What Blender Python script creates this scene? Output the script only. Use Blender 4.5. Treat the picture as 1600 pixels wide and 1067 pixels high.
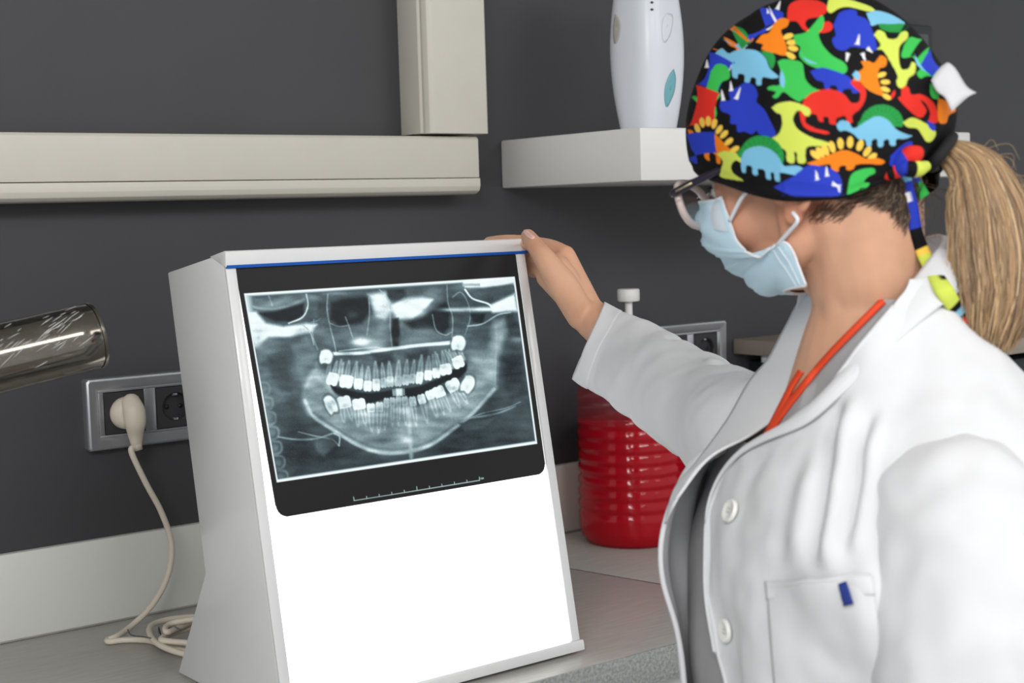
import bpy, bmesh, math, random
import numpy as np
from mathutils import Vector, Matrix, noise
from mathutils.bvhtree import BVHTree

for o in list(bpy.data.objects): bpy.data.objects.remove(o)
scene = bpy.context.scene
COL = scene.collection
random.seed(7); rng = np.random.default_rng(7)

# ------------------------------------------------------------------ camera
F_PX = 2300.0
FWD = np.array([0.5970, 0.7976, -0.0860]); FWD /= np.linalg.norm(FWD)
RGT = np.array([0.7987, -0.6010, -0.0295]); RGT -= FWD*(RGT@FWD); RGT /= np.linalg.norm(RGT)
UPV = np.cross(RGT, FWD)
CAM = np.array([0.0, 0.0, 0.51462])
cd = bpy.data.cameras.new('camera'); cam = bpy.data.objects.new('camera', cd); COL.objects.link(cam)
cd.sensor_width = 36.0; cd.lens = 36.0*F_PX/1600.0; cd.clip_start = 0.05
cam.matrix_world = Matrix(((RGT[0], UPV[0], -FWD[0], CAM[0]), (RGT[1], UPV[1], -FWD[1], CAM[1]), (RGT[2], UPV[2], -FWD[2], CAM[2]), (0, 0, 0, 1)))
cd.dof.use_dof = True; cd.dof.focus_distance = 1.66; cd.dof.aperture_fstop = 9.0
scene.camera = cam

# ------------------------------------------------------------------ world and lights
w = bpy.data.worlds.new('room_ambient'); scene.world = w; w.use_nodes = True
w.node_tree.nodes['Background'].inputs[0].default_value = (0.98, 0.99, 1.0, 1)
w.node_tree.nodes['Background'].inputs[1].default_value = 0.72
def area_light(name, loc, target, sx, sy, power, color=(1, 1, 1)):
    l = bpy.data.lights.new(name, 'AREA'); l.shape = 'RECTANGLE'; l.size = sx; l.size_y = sy; l.energy = power; l.color = color
    o = bpy.data.objects.new(name, l); COL.objects.link(o); o.location = loc
    o.rotation_euler = (Vector(target)-Vector(loc)).to_track_quat('-Z', 'Y').to_euler()
    return o
area_light('ceiling_panel_light', (-0.95, -0.65, 1.65), (0.6, 1.2, 0.2), 1.1, 1.1, 50.0, (1.0, 0.985, 0.965))
area_light('ceiling_panel_light', (0.72, -1.15, 1.70), (0.7, 1.0, 0.2), 1.1, 0.45, 18.0, (1.0, 0.985, 0.965))
area_light('ceiling_panel_light', (2.3, -0.9, 1.65), (1.4, 1.2, 0.2), 0.9, 0.9, 13.0, (1.0, 0.985, 0.965))
vs = scene.view_settings
vs.view_transform = 'Standard'; vs.look = 'None'; vs.exposure = 0.0; vs.gamma = 1.0; vs.use_curve_mapping = False

# ------------------------------------------------------------------ geometry helpers
def at(x, y, d):                       # point of the place seen at (x, y) at depth d
    return CAM + (FWD + RGT*((x-800)/F_PX) + UPV*((533.5-y)/F_PX))*d
def ray(x, y):
    r = FWD + RGT*((x-800)/F_PX) + UPV*((533.5-y)/F_PX); return r/np.linalg.norm(r)
def norm(v): v = np.asarray(v, float); return v/np.linalg.norm(v)

def srgb(r, g, b):
    f = lambda c: (c/255/12.92) if c/255 <= 0.04045 else ((c/255+0.055)/1.055)**2.4
    return (f(r), f(g), f(b), 1.0)

MATS = {}
def mat(name, col, rough=0.5, metal=0.0, spec=0.5, bump=0.0, bscale=200.0, mottle=0.0, mscale=8.0, emit=None, estr=0.0, sss=0.0, attr=None, stretch=None, coat=0.0, trans=0.0, ior=1.45, alpha=1.0):
    m = bpy.data.materials.new(name); m.use_nodes = True; nt = m.node_tree; b = nt.nodes['Principled BSDF']
    I = b.inputs
    I['Base Color'].default_value = col; I['Roughness'].default_value = rough; I['Metallic'].default_value = metal
    I['Specular IOR Level'].default_value = spec; I['IOR'].default_value = ior
    I['Coat Weight'].default_value = coat; I['Transmission Weight'].default_value = trans; I['Alpha'].default_value = alpha
    if sss: I['Subsurface Weight'].default_value = sss; I['Subsurface Radius'].default_value = (0.012, 0.004, 0.002); I['Subsurface Scale'].default_value = 0.6
    if emit: I['Emission Color'].default_value = emit; I['Emission Strength'].default_value = estr
    tc = nt.nodes.new('ShaderNodeTexCoord'); src = tc.outputs['Object']
    if stretch:
        mp = nt.nodes.new('ShaderNodeMapping'); mp.inputs['Scale'].default_value = stretch; nt.links.new(src, mp.inputs[0]); src = mp.outputs[0]
    colsrc = None
    if attr:
        a = nt.nodes.new('ShaderNodeAttribute'); a.attribute_name = attr; colsrc = a.outputs['Color']
        nt.links.new(colsrc, I['Base Color'])
    if mottle:
        n = nt.nodes.new('ShaderNodeTexNoise'); n.inputs['Scale'].default_value = mscale; n.inputs['Detail'].default_value = 6; nt.links.new(src, n.inputs['Vector'])
        mr = nt.nodes.new('ShaderNodeMapRange'); mr.inputs['From Min'].default_value = 0.3; mr.inputs['From Max'].default_value = 0.7
        mr.inputs['To Min'].default_value = 1-mottle; mr.inputs['To Max'].default_value = 1+mottle; nt.links.new(n.outputs['Fac'], mr.inputs['Value'])
        mx = nt.nodes.new('ShaderNodeVectorMath'); mx.operation = 'SCALE'
        if colsrc: nt.links.new(colsrc, mx.inputs[0])
        else: mx.inputs[0].default_value = col[:3]
        nt.links.new(mr.outputs[0], mx.inputs['Scale']); nt.links.new(mx.outputs[0], I['Base Color'])
    if bump:
        n = nt.nodes.new('ShaderNodeTexNoise'); n.inputs['Scale'].default_value = bscale; n.inputs['Detail'].default_value = 4; nt.links.new(src, n.inputs['Vector'])
        bp = nt.nodes.new('ShaderNodeBump'); bp.inputs['Strength'].default_value = bump; bp.inputs['Distance'].default_value = 0.002
        nt.links.new(n.outputs['Fac'], bp.inputs['Height']); nt.links.new(bp.outputs[0], I['Normal'])
    MATS[name] = m
    return m

def tag(o, label=None, cat=None, group=None, kind=None):
    if label: o['label'] = label
    if cat: o['category'] = cat
    if group: o['group'] = group
    if kind: o['kind'] = kind
    return o
def thing(name, loc, label, cat, group=None):
    e = bpy.data.objects.new(name, None); e.location = [float(c) for c in loc]; e.empty_display_size = 0.05; COL.objects.link(e)
    return tag(e, label, cat, group)
def link(name, me, m, parent=None):
    o = bpy.data.objects.new(name, me)
    if m: me.materials.append(m)
    COL.objects.link(o)
    if parent is not None:
        o.parent = parent
        o.matrix_parent_inverse = Matrix.Translation(-Vector(parent.location))
    return o
def mesh(name, V, Fc, m, parent=None, smooth=True, colors=None, auto=None):
    me = bpy.data.meshes.new(name)
    V = np.asarray(V, dtype=np.float32)
    if isinstance(Fc, np.ndarray):
        n, k = Fc.shape
        me.vertices.add(len(V)); me.vertices.foreach_set('co', V.ravel())
        me.loops.add(n*k); me.loops.foreach_set('vertex_index', Fc.astype(np.int32).ravel())
        me.polygons.add(n); me.polygons.foreach_set('loop_start', np.arange(0, n*k, k, dtype=np.int32)); me.polygons.foreach_set('loop_total', np.full(n, k, dtype=np.int32))
        me.update(calc_edges=True)
    else:
        me.from_pydata([tuple(map(float, v)) for v in V], [], Fc)
    me.validate()
    me.polygons.foreach_set('use_smooth', np.full(len(me.polygons), smooth, dtype=bool))
    if colors is not None:
        a = me.color_attributes.new('print', 'FLOAT_COLOR', 'POINT')
        c = np.ones((len(V), 4), dtype=np.float32); c[:, :3] = colors
        a.data.foreach_set('color', c.ravel())
    o = link(name, me, m, parent)
    if auto is not None:
        for p in me.polygons: p.use_smooth = True
        me.set_sharp_from_angle(angle=math.radians(auto))
    return o
def grid_faces(nr, nc, closed=False):
    i = np.arange(nr-1)[:, None]; j = np.arange(nc if closed else nc-1)[None, :]
    a = i*nc+j; b = i*nc+(j+1) % nc
    return np.stack([a, b, b+nc, a+nc], -1).reshape(-1, 4)
def bm_obj(name, bm, m, parent=None, auto=35):
    me = bpy.data.meshes.new(name); bmesh.ops.recalc_face_normals(bm, faces=bm.faces); bm.to_mesh(me); bm.free()
    for p in me.polygons: p.use_smooth = True
    me.set_sharp_from_angle(angle=math.radians(auto))
    return link(name, me, m, parent)
def box(name, lo, hi, m, parent=None, bev=0.002, M=None, seg=2):
    bm = bmesh.new(); bmesh.ops.create_cube(bm, size=1)
    lo = np.minimum(lo, hi); hi = np.maximum(lo, hi) if False else np.array(hi)
    for v in bm.verts: v.co = Vector([lo[k]+(v.co[k]+0.5)*(hi[k]-lo[k]) for k in range(3)])
    if bev: bmesh.ops.bevel(bm, geom=bm.edges[:], offset=bev, segments=seg, profile=0.5, affect='EDGES')
    if M is not None: bm.transform(M)
    return bm_obj(name, bm, m, parent)
def prism(name, prof, u0, u1, frame, m, parent=None, bev=0.0, auto=30):
    """prof: list of (a, b); frame: function (u, a, b) -> point"""
    bm = bmesh.new(); n = len(prof)
    A = [bm.verts.new(frame(u0, *p)) for p in prof]; B = [bm.verts.new(frame(u1, *p)) for p in prof]
    bm.faces.new(A); bm.faces.new(B[::-1])
    for i in range(n): bm.faces.new((A[i], B[i], B[(i+1) % n], A[(i+1) % n]))
    bmesh.ops.recalc_face_normals(bm, faces=bm.faces)
    if bev: bmesh.ops.bevel(bm, geom=bm.edges[:], offset=bev, segments=2, profile=0.5, affect='EDGES')
    return bm_obj(name, bm, m, parent, auto)
def spline(P, n):
    """Catmull-Rom through the rows of P, n samples"""
    P = np.asarray(P, float); k = len(P)
    if k == 2: t = np.linspace(0, 1, n)[:, None]; return P[0]*(1-t)+P[1]*t
    Q = np.vstack([2*P[0]-P[1], P, 2*P[-1]-P[-2]])
    s = np.linspace(0, k-1, n); i = np.minimum(s.astype(int), k-2); t = (s-i)[:, None]
    a, b, c, d = Q[i], Q[i+1], Q[i+2], Q[i+3]
    return 0.5*((2*b)+(c-a)*t+(2*a-5*b+4*c-d)*t**2+(3*b-a-3*c+d)*t**3)
def frames(C, up0=(0, 0, 1)):
    T = np.gradient(C, axis=0); T /= np.linalg.norm(T, axis=1)[:, None]
    u = np.asarray(up0, float); u = u-T[0]*(u@T[0])
    if np.linalg.norm(u) < 1e-3: u = np.array([1., 0, 0]); u = u-T[0]*(u@T[0])
    u /= np.linalg.norm(u); N = [u]
    for k in range(1, len(C)):
        u = N[-1]-T[k]*(N[-1]@T[k]); N.append(u/np.linalg.norm(u))
    N = np.array(N); return T, N, np.cross(T, N)
def tube_arrays(C, r, seg=12, up0=(0, 0, 1), r2=None, round_ends=False):
    C = np.asarray(C, float); r = np.broadcast_to(np.asarray(r, float), (len(C),)).copy()
    r2 = r.copy() if r2 is None else np.broadcast_to(np.asarray(r2, float), (len(C),)).copy()
    T, N, B = frames(C, up0)
    if round_ends:
        k = 4; a = np.linspace(0, 1, k+1)[:-1]
        h = np.sin(a*math.pi/2); w_ = np.cos(a*math.pi/2)
        # rings extending past the ends as a hemisphere
        e0 = [C[0]-T[0]*r[0]*math.cos(x*math.pi/2) for x in a]; s0 = [max(1e-4, math.sin(x*math.pi/2)) for x in a]
        e1 = [C[-1]+T[-1]*r[-1]*math.cos(x*math.pi/2) for x in a[::-1]]; s1 = [max(1e-4, math.sin(x*math.pi/2)) for x in a[::-1]]
        C = np.vstack([e0, C, e1]); N = np.vstack([np.repeat(N[:1], k, 0), N, np.repeat(N[-1:], k, 0)]); B = np.vstack([np.repeat(B[:1], k, 0), B, np.repeat(B[-1:], k, 0)])
        r = np.concatenate([r[0]*np.array(s0), r, r[-1]*np.array(s1)]); r2 = np.concatenate([r2[0]*np.array(s0), r2, r2[-1]*np.array(s1)])
    th = np.linspace(0, 2*math.pi, seg, endpoint=False)
    V = C[:, None, :]+N[:, None, :]*(np.cos(th)[None, :, None]*r[:, None, None])+B[:, None, :]*(np.sin(th)[None, :, None]*r2[:, None, None])
    n = len(C); Fq = grid_faces(n, seg, True)
    V = V.reshape(-1, 3); c0 = len(V); V = np.vstack([V, C[:1], C[-1:]])
    j = np.arange(seg); jn = (j+1) % seg
    caps = np.concatenate([np.stack([np.full(seg, c0), jn, j, j], -1), np.stack([np.full(seg, c0+1), (n-1)*seg+j, (n-1)*seg+jn, (n-1)*seg+jn], -1)])
    return V, Fq, caps
def tube(name, C, r, m, parent=None, seg=12, up0=(0, 0, 1), r2=None, round_ends=False, n=None):
    if n: 
        rr = np.broadcast_to(np.asarray(r, float), (len(C),)); r = np.interp(np.linspace(0, 1, n), np.linspace(0, 1, len(rr)), rr); C = spline(C, n)
    V, Fq, caps = tube_arrays(C, r, seg, up0, r2, round_ends)
    fl = [tuple(int(i) for i in f) for f in Fq]+[tuple(int(i) for i in f[:3]) for f in caps]
    return mesh(name, V, fl, m, parent)
def ellipsoid_arrays(M, c, rad, nu=28, nv=18):
    th = np.linspace(0, 2*math.pi, nu, endpoint=False); ph = np.linspace(0.001, math.pi-0.001, nv)
    P = np.stack([np.sin(ph)[:, None]*np.cos(th)[None], np.sin(ph)[:, None]*np.sin(th)[None], np.repeat(np.cos(ph)[:, None], nu, 1)], -1)*np.asarray(rad)
    V = (np.asarray(c)+P.reshape(-1, 3))@M.T if M is not None else np.asarray(c)+P.reshape(-1, 3)
    return V, grid_faces(nv, nu, True)
def lathe(name, prof, c, m, parent=None, seg=48, close=True):
    prof = np.asarray(prof, float); th = np.linspace(0, 2*math.pi, seg, endpoint=False)
    V = np.stack([c[0]+prof[:, :1]*np.cos(th), c[1]+prof[:, :1]*np.sin(th), c[2]+np.repeat(prof[:, 1:2], seg, 1)], -1).reshape(-1, 3)
    fl = [tuple(int(i) for i in f) for f in grid_faces(len(prof), seg, True)]
    if close: fl += [tuple(range(seg))[::-1], tuple((len(prof)-1)*seg+k for k in range(seg))]
    return mesh(name, V, fl, m, parent, auto=50)
def smoothstep(a, b, x): t = np.clip((x-a)/(b-a), 0, 1); return t*t*(3-2*t)
def vnoise(V, s, seed=0.0):
    return np.array([noise.noise((float(v[0])*s+seed, float(v[1])*s+seed*1.7, float(v[2])*s-seed)) for v in V])

# ------------------------------------------------------------------ materials
M_WALL = mat('wall_paint', srgb(66, 66, 69), 0.45, spec=0.35, bump=0.06, bscale=260, mottle=0.05, mscale=5)
M_DUCT = mat('cream_plastic', srgb(206, 203, 192), 0.42, mottle=0.015, mscale=20)
M_WHITE = mat('white_lacquer', srgb(222, 223, 224), 0.28, coat=0.3)
M_SHELF = mat('white_melamine', srgb(222, 222, 220), 0.4)
M_SPLASH = mat('splash_laminate', srgb(214, 215, 210), 0.35)
M_FLOOR = mat('floor_vinyl', srgb(150, 148, 144), 0.5, mottle=0.08)
M_TOP = mat('worktop_laminate', srgb(182, 181, 177), 0.30, mottle=0.10, mscale=20, stretch=(1.0, 9.0, 1.0), bump=0.05, bscale=60)
M_EDGE = mat('worktop_edge', srgb(150, 153, 152), 0.6, mottle=0.3, mscale=260)
M_CAB = mat('cabinet_front', srgb(205, 207, 205), 0.4)
M_SILVER = mat('silver_plastic', srgb(184, 186, 192), 0.30, metal=0.8)
M_ANTH = mat('anthracite_plastic', srgb(50, 50, 53), 0.5)
M_BLACK = mat('black_plastic', srgb(22, 22, 24), 0.45)
M_CORD = mat('cream_rubber', srgb(212, 203, 187), 0.5)
M_WIRE = mat('twist_wire', srgb(95, 98, 102), 0.35, metal=0.7)
M_BLUE = mat('blue_strip', srgb(0, 84, 178), 0.35)
M_RUBBER = mat('rubber_foot', srgb(30, 30, 32), 0.7)
M_DISP = mat('dispenser_plastic', srgb(218, 222, 230), 0.3)
M_TEAL = mat('teal_window', srgb(110, 172, 182), 0.4)
M_BEIGE = mat('beige_laminate', srgb(150, 140, 130), 0.5)
M_DARK = mat('dark_navy_plastic', srgb(34, 36, 42), 0.5)
M_DGREY = mat('dark_glass', srgb(58, 60, 64), 0.25)

# ------------------------------------------------------------------ the room
D = 1.8278; WALL_Y = 1.840; FLOOR_Z = -0.90
box('floor', (-2.2, -1.6, FLOOR_Z-0.05), (4.2, WALL_Y+0.1, FLOOR_Z), M_FLOOR, bev=0)['kind'] = 'structure'
box('wall_back', (-2.2, WALL_Y, FLOOR_Z), (4.2, WALL_Y+0.1, 1.8), M_WALL, bev=0)['kind'] = 'structure'

box('ceiling', (-2.2, -1.6, 1.80), (4.2, WALL_Y+0.1, 1.85), mat('ceiling_paint', srgb(225, 225, 222), 0.8), bev=0)['kind'] = 'structure'
# worktop: boards meeting at a seam, speckled front edge
YF = 1.2626
wt = thing('worktop', (1.0, 1.5, -0.042), 'grey laminate worktop with speckled stone-look front edge', 'worktop')
seam = [(1.3155, YF), (1.3155, WALL_Y)]
s0 = np.array([1.3185, 1.6442]); s1 = np.array([1.3546, 1.4773]); dirn = (s1-s0)/(s1-s0)[1]
sxf = s0[0]+dirn[0]*(YF-s0[1]); sxb = s0[0]+dirn[0]*(WALL_Y-s0[1])
def slab(name, poly, z0, z1, m, parent, bev=0.0012):
    bm = bmesh.new(); b = [bm.verts.new((p[0], p[1], z0)) for p in poly]; t = [bm.verts.new((p[0], p[1], z1)) for p in poly]
    bm.faces.new(b[::-1]); bm.faces.new(t); n = len(poly)
    for i in range(n): bm.faces.new((b[i], b[(i+1) % n], t[(i+1) % n], t[i]))
    bmesh.ops.recalc_face_normals(bm, faces=bm.faces)
    bmesh.ops.bevel(bm, geom=bm.edges[:], offset=bev, segments=2, profile=0.5, affect='EDGES')
    return bm_obj(name, bm, m, parent)
g = 0.0021
slab('board', [(-1.6, YF+0.002), (sxf-g, YF+0.002), (sxb-g, WALL_Y), (-1.6, WALL_Y)], -0.040, 0, M_TOP, wt)
slab('board', [(sxf+g, YF+0.002), (3.6, YF+0.002), (3.6, WALL_Y), (sxb+g, WALL_Y)], -0.040, 0, M_TOP, wt)
box('seam_filler', (sxf-0.012, YF+0.004, -0.038), (sxf+0.012, YF+0.01, -0.004), M_BLACK, wt, bev=0)
slab('seam_strip', [(sxf-g*1.2, YF+0.004), (sxf+g*1.2, YF+0.004), (sxb+g*1.2, WALL_Y), (sxb-g*1.2, WALL_Y)], -0.03, -0.0008, M_BLACK, wt, bev=0.0002)
box('edge_band', (-1.6, YF-0.001, -0.0405), (3.6, YF+0.002, 0.0), M_EDGE, wt, bev=0.0008)

tr = box('trim_1', (-1.6, D, 0.0005), (3.6, WALL_Y, 0.111), M_SPLASH, bev=0.0015); tr['kind'] = 'structure'
tr2 = box('trim_2', (-1.6, D-0.002, 0.0003), (3.6, D, 0.0025), mat('splash_seal', srgb(150, 150, 143), 0.5), bev=0.0005); tr2['kind'] = 'structure'

# base cabinets under the worktop
for i, (x0, x1) in enumerate([(-0.6, 0.2), (0.202, 1.002), (1.004, 1.804), (1.806, 2.606)]):
    lab = ['white base cabinet under the far left end of the worktop', 'white base cabinet below the light box', 'white base cabinet below the red bottle, in front of the person', 'white base cabinet at the right behind the person'][i]
    cb = thing('base_cabinet', ((x0+x1)/2, 1.55, FLOOR_Z), lab, 'cabinet', 'base cabinets')
    box('body', (x0+0.001, YF+0.045, FLOOR_Z+0.1), (x1-0.001, WALL_Y-0.002, -0.0415), M_CAB, cb, bev=0.001)
    box('plinth', (x0+0.001, YF+0.09, FLOOR_Z), (x1-0.001, YF+0.11, FLOOR_Z+0.099), M_BLACK, cb, bev=0.001)
    for k in range(2):
        xa = x0+k*(x1-x0)/2
        dr = box('door', (xa+0.003, YF+0.024, FLOOR_Z+0.105), (xa+(x1-x0)/2-0.003, YF+0.044, -0.047), M_CAB, cb, bev=0.0015)
        hx = xa+(x1-x0)/2-0.04 if k == 0 else xa+0.04
        tube('handle', [(hx, YF+0.023, -0.25), (hx, YF-0.004, -0.247), (hx, YF-0.006, -0.2), (hx, YF-0.004, -0.153), (hx, YF+0.023, -0.15)], 0.005, M_SILVER, dr, seg=8, n=20)

# cable ducts
hd = thing('cable_duct', (0.6, WALL_Y, 0.546), 'long cream horizontal cable duct with grooved lower lip on grey wall', 'cable duct', 'wall cable ducts')
z1, z0 = 0.6305, 0.5460; zg = 0.5695; yd = D-0.050
fr = lambda u, a, b: (u, a, b)
prism('lid', [(WALL_Y-0.001, z1), (yd+0.004, z1), (yd, z1-0.004), (yd, zg+0.001), (yd+0.003, zg+0.001), (WALL_Y-0.001, zg+0.001)], -1.6, 1.2795, fr, M_DUCT, hd, bev=0.0008)
prism('body', [(WALL_Y-0.001, zg), (yd, zg), (yd, z0+0.012), (yd+0.003, z0+0.005), (yd+0.010, z0+0.001), (yd+0.016, z0), (WALL_Y-0.001, z0)], -1.6, 1.2812, fr, M_DUCT, hd, bev=0.0008)
vd = thing('cable_duct', (1.24, WALL_Y, 0.634), 'cream vertical cable duct ending just above the long horizontal duct', 'cable duct', 'wall cable ducts')
yv = D-0.060
fz = lambda u, a, b: (a, b, u)
prism('lid', [(1.188, yv+0.012), (1.1905, yv+0.004), (1.197, yv), (1.2895, yv), (1.2935, yv+0.004), (1.2935, WALL_Y-0.001), (1.188, WALL_Y-0.030)], 0.6340, 1.79, fz, M_DUCT, vd, bev=0.0007)
prism('body', [(1.1845, yv+0.020), (1.1875, yv+0.016), (1.1875, WALL_Y-0.001), (1.1845, WALL_Y-0.001)], 0.6345, 1.79, fz, M_DUCT, vd, bev=0.0006)

# floating shelf
box('floating_shelf', (1.366, 1.518, 0.5550), (2.105, WALL_Y-0.0005, 0.6285), M_SHELF, bev=0.003)
tag(bpy.data.objects['floating_shelf'], 'thick white floating shelf on grey wall behind the patterned cap', 'shelf')

# socket plates
def socket_plate(x0, zc, n, label):
    wdt = 0.030+0.071*n-0.0; hgt = 0.0935
    t = thing('socket_plate', (x0+wdt/2, WALL_Y, zc-hgt/2), label, 'socket', 'wall sockets')
    yb = WALL_Y-0.0005; yf = D-0.004
    bm = bmesh.new(); rings = []
    for ins, y in ((0.0, yb), (0.0, yf+0.0035), (0.0012, yf+0.0012), (0.0035, yf), (0.0120, yf+0.0008), (0.0155, yf+0.0022), (0.0163, yf+0.0045), (0.0163, yb)):
        xa, xb_, za, zb_ = x0+ins, x0+wdt-ins, zc-hgt/2+ins, zc+hgt/2-ins; c_ = max(0.0006, 0.003-ins*0.2)
        rings.append([bm.verts.new((px_, y, pz_)) for px_, pz_ in ((xa+c_, za), (xb_-c_, za), (xb_, za+c_), (xb_, zb_-c_), (xb_-c_, zb_), (xa+c_, zb_), (xa, zb_-c_), (xa, za+c_))])
    for A, B in zip(rings[:-1], rings[1:]):
        for i in range(8): bm.faces.new((A[i], A[(i+1) % 8], B[(i+1) % 8], B[i]))
    bm_obj('frame', bm, M_SILVER, t, auto=25)
    for zc_ in (zc+0.0295, zc-0.0295): box('inner_frame', (x0+0.0160, yf+0.002, zc_-0.0017), (x0+wdt-0.0160, yb, zc_+0.0017), M_SILVER, t, bev=0.0006)
    for k in range(n+1):
        xm = x0+0.015+0.071*k; box('inner_frame', (max(x0+0.016, xm-0.0078), yf+0.002, zc-0.0279), (min(x0+wdt-0.016, xm+0.0078), yb, zc+0.0279), M_SILVER, t, bev=0.0006)
    for k in range(n):
        mx = x0+0.015+0.071*k+0.0355
        bm = bmesh.new()
        # square face with round well
        seg = 40; R0 = 0.0195; hw = 0.0275
        ring = lambda rr, y: [bm.verts.new((mx+rr*math.cos(2*math.pi*i/seg), y, zc+rr*math.sin(2*math.pi*i/seg))) for i in range(seg)]
        def sq(i, h):
            a = 2*math.pi*i/seg; c, s = math.cos(a), math.sin(a); q = h/max(abs(c), abs(s)); return (mx+q*c, zc+q*s)
        yo = yf+0.0005
        outer_b = [bm.verts.new((sq(i, hw)[0], yo+0.004, sq(i, hw)[1])) for i in range(seg)]
        outer = [bm.verts.new((sq(i, hw-0.0008)[0], yo, sq(i, hw-0.0008)[1])) for i in range(seg)]
        r1 = ring(R0, yo); r2 = ring(R0-0.001, yo+0.001); r3 = ring(R0-0.0015, yo+0.009); 
        for A, B in ((outer_b, outer), (outer, r1), (r1, r2), (r2, r3)):
            for i in range(seg): bm.faces.new((A[i], A[(i+1) % seg], B[(i+1) % seg], B[i]))
        bm.faces.new(r3)
        so = bm_obj('socket', bm, M_ANTH, t)
        for sx in (-1, 1):
            tube('pin_hole', [(mx+sx*0.0095, yo+0.0075, zc), (mx+sx*0.0095, yo+0.0089, zc)], 0.003, M_BLACK, so, seg=12)
        for sz in (-1, 1): box('earth_clip', (mx-0.003, yo+0.002, zc+sz*0.0165-0.0015), (mx+0.003, yo+0.0085, zc+sz*0.0165+0.0015), M_SILVER, so, bev=0.0004)
    return t
socket_plate(0.6835, 0.2733, 3, 'silver framed triple socket with anthracite inserts and the cream plug')
socket_plate(1.8345-0.030-0.071*2, 0.2733, 2, 'silver framed double socket on the wall above the sleeve')

# plug, cord
pc = thing('power_cord', (0.72, 1.70, 0.0), 'cream power cord with plug, coiled on the worktop beside the light box', 'power cord')
pyf = D-0.004
px, pz = 0.7345, 0.2725
# plug body: round disc, raised grip and a downward neck
pl = lathe('plug', [(0.0205, 0), (0.0212, 0.003), (0.0208, 0.011), (0.0165, 0.020), (0.0130, 0.022)], (0, 0, 0), M_CORD, pc, seg=32)
pl.data.transform(Matrix.Translation((px, pyf+0.004, pz))@Matrix.Rotation(math.radians(90), 4, 'X'))
tube('grip', [(px+0.001, pyf-0.018, pz+0.014), (px+0.001, pyf-0.025, pz+0.004), (px+0.0015, pyf-0.026, pz-0.010), (px+0.003, pyf-0.022, pz-0.024), (px+0.004, pyf-0.020, pz-0.036)], [0.0125, 0.0145, 0.0140, 0.0105, 0.0078], M_CORD, pl, seg=16, n=24, round_ends=True)
tube('strain_relief', [(px+0.004, pyf-0.020, pz-0.034), (px+0.005, pyf-0.020, pz-0.047)], [0.0072, 0.0066], M_CORD, pl, seg=16)
def onz(x, y, z): r = ray(x, y); return CAM+r*((z-CAM[2])/r[2])
def ony(x, y, Y): r = ray(x, y); return CAM+r*(Y/r[1])
CR = 0.0038
cord = [(px+0.005, pyf-0.020, pz-0.045), ony(205, 705, 1.798), ony(228, 755, 1.793), ony(252, 800, 1.790), ony(268, 850, 1.786), ony(262, 900, 1.780), ony(238, 945, 1.772), ony(205, 978, 1.764),
        onz(182, 994, CR+0.002), onz(168, 1000, CR), onz(172, 1002.5, CR), onz(196, 1000, CR), onz(232, 1001, CR), onz(262, 1010, CR), onz(300, 1018, CR), onz(340, 1012, CR), onz(352, 992, CR),
        onz(320, 966, CR), onz(275, 966, CR+0.004), onz(240, 975, CR+0.006), onz(234, 990, CR+0.008), onz(250, 1008, CR+0.008), onz(290, 1022, CR+0.004), onz(335, 1025, CR+0.003), onz(360, 1000, CR+0.006), onz(330, 975, CR+0.006),
        onz(285, 985, CR+0.007), onz(252, 998, CR+0.013), onz(275, 1003, CR+0.012), onz(330, 1004, CR+0.010), onz(350, 985, CR+0.010), onz(325, 968, CR+0.010), onz(300, 972, CR+0.013), onz(262, 988, CR+0.018), onz(275, 972, CR+0.022), (0.80, 1.60, 0.04), (0.83, 1.50, 0.05)]
tube('cable', cord, CR, M_CORD, pc, seg=10, n=260, up0=(1, 0, 0))
c0 = onz(250, 998, 0.012)
tie = [c0+np.array(d) for d in [(-0.030, 0.026, 0.012), (-0.028, 0.020, 0.006), (-0.016, 0.006, 0.004), (-0.004, -0.004, 0.0), (0.0, -0.006, -0.008), (0.005, 0.002, -0.009), (0.004, 0.008, 0.004), (0.0, 0.002, 0.014), (-0.003, -0.006, 0.008), (0.002, -0.008, 0.003), (0.010, -0.002, 0.010), (0.018, -0.004, 0.012), (0.024, -0.010, 0.008)]]
tube('twist_tie', tie, 0.0009, M_WIRE, pc, seg=6, n=90)

# ------------------------------------------------------------------ light box
O = np.array([0.69725, 1.3042, 0.0045]); BE, TI = 0.01249, 0.18311
UX = np.array([math.cos(BE), math.sin(BE), 0]); NN = np.array([math.sin(BE), -math.cos(BE), 0])
VD = np.array([0, 0, 1.])*math.cos(TI)-NN*math.sin(TI); WD = NN*math.cos(TI)+np.array([0, 0, 1.])*math.sin(TI)
def L(u, v, w): return O+UX*u+VD*v+WD*w
def Lf(u, v, w): return tuple(L(u, v, w))
UL, UR = -0.0227, 0.3683
lb = thing('light_box', L(0.17, 0.0, -0.12)*np.array([1, 1, 0]), 'white desktop x-ray light box with glowing panel and blue strip on worktop', 'light box')
sidep = [(0.0, -0.001), (0.487, -0.001), (0.4905, -0.137), (0.158, -0.139), (0.0452, -0.2446), ]
for nm, ua, ub in (('side_panel', UL, UL+0.0112), ('side_panel', UR-0.0112, UR)):
    prism(nm, [(v, w) for v, w in sidep], ua, ub, Lf, M_WHITE, lb, bev=0.0016)
for ua, ub in ((UL, UL+0.0118), (UR-0.0118, UR)):
    prism('front_edge', [(0.012, -0.0005), (0.471, -0.0005), (0.471, 0.0032), (0.012, 0.0032)], ua, ub, Lf, M_WHITE, lb, bev=0.0011)
prism('back_panel', [(0.03, -0.128), (0.486, -0.128), (0.486, -0.132), (0.03, -0.132)], UL+0.0114, UR-0.0114, Lf, M_WHITE, lb)
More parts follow.
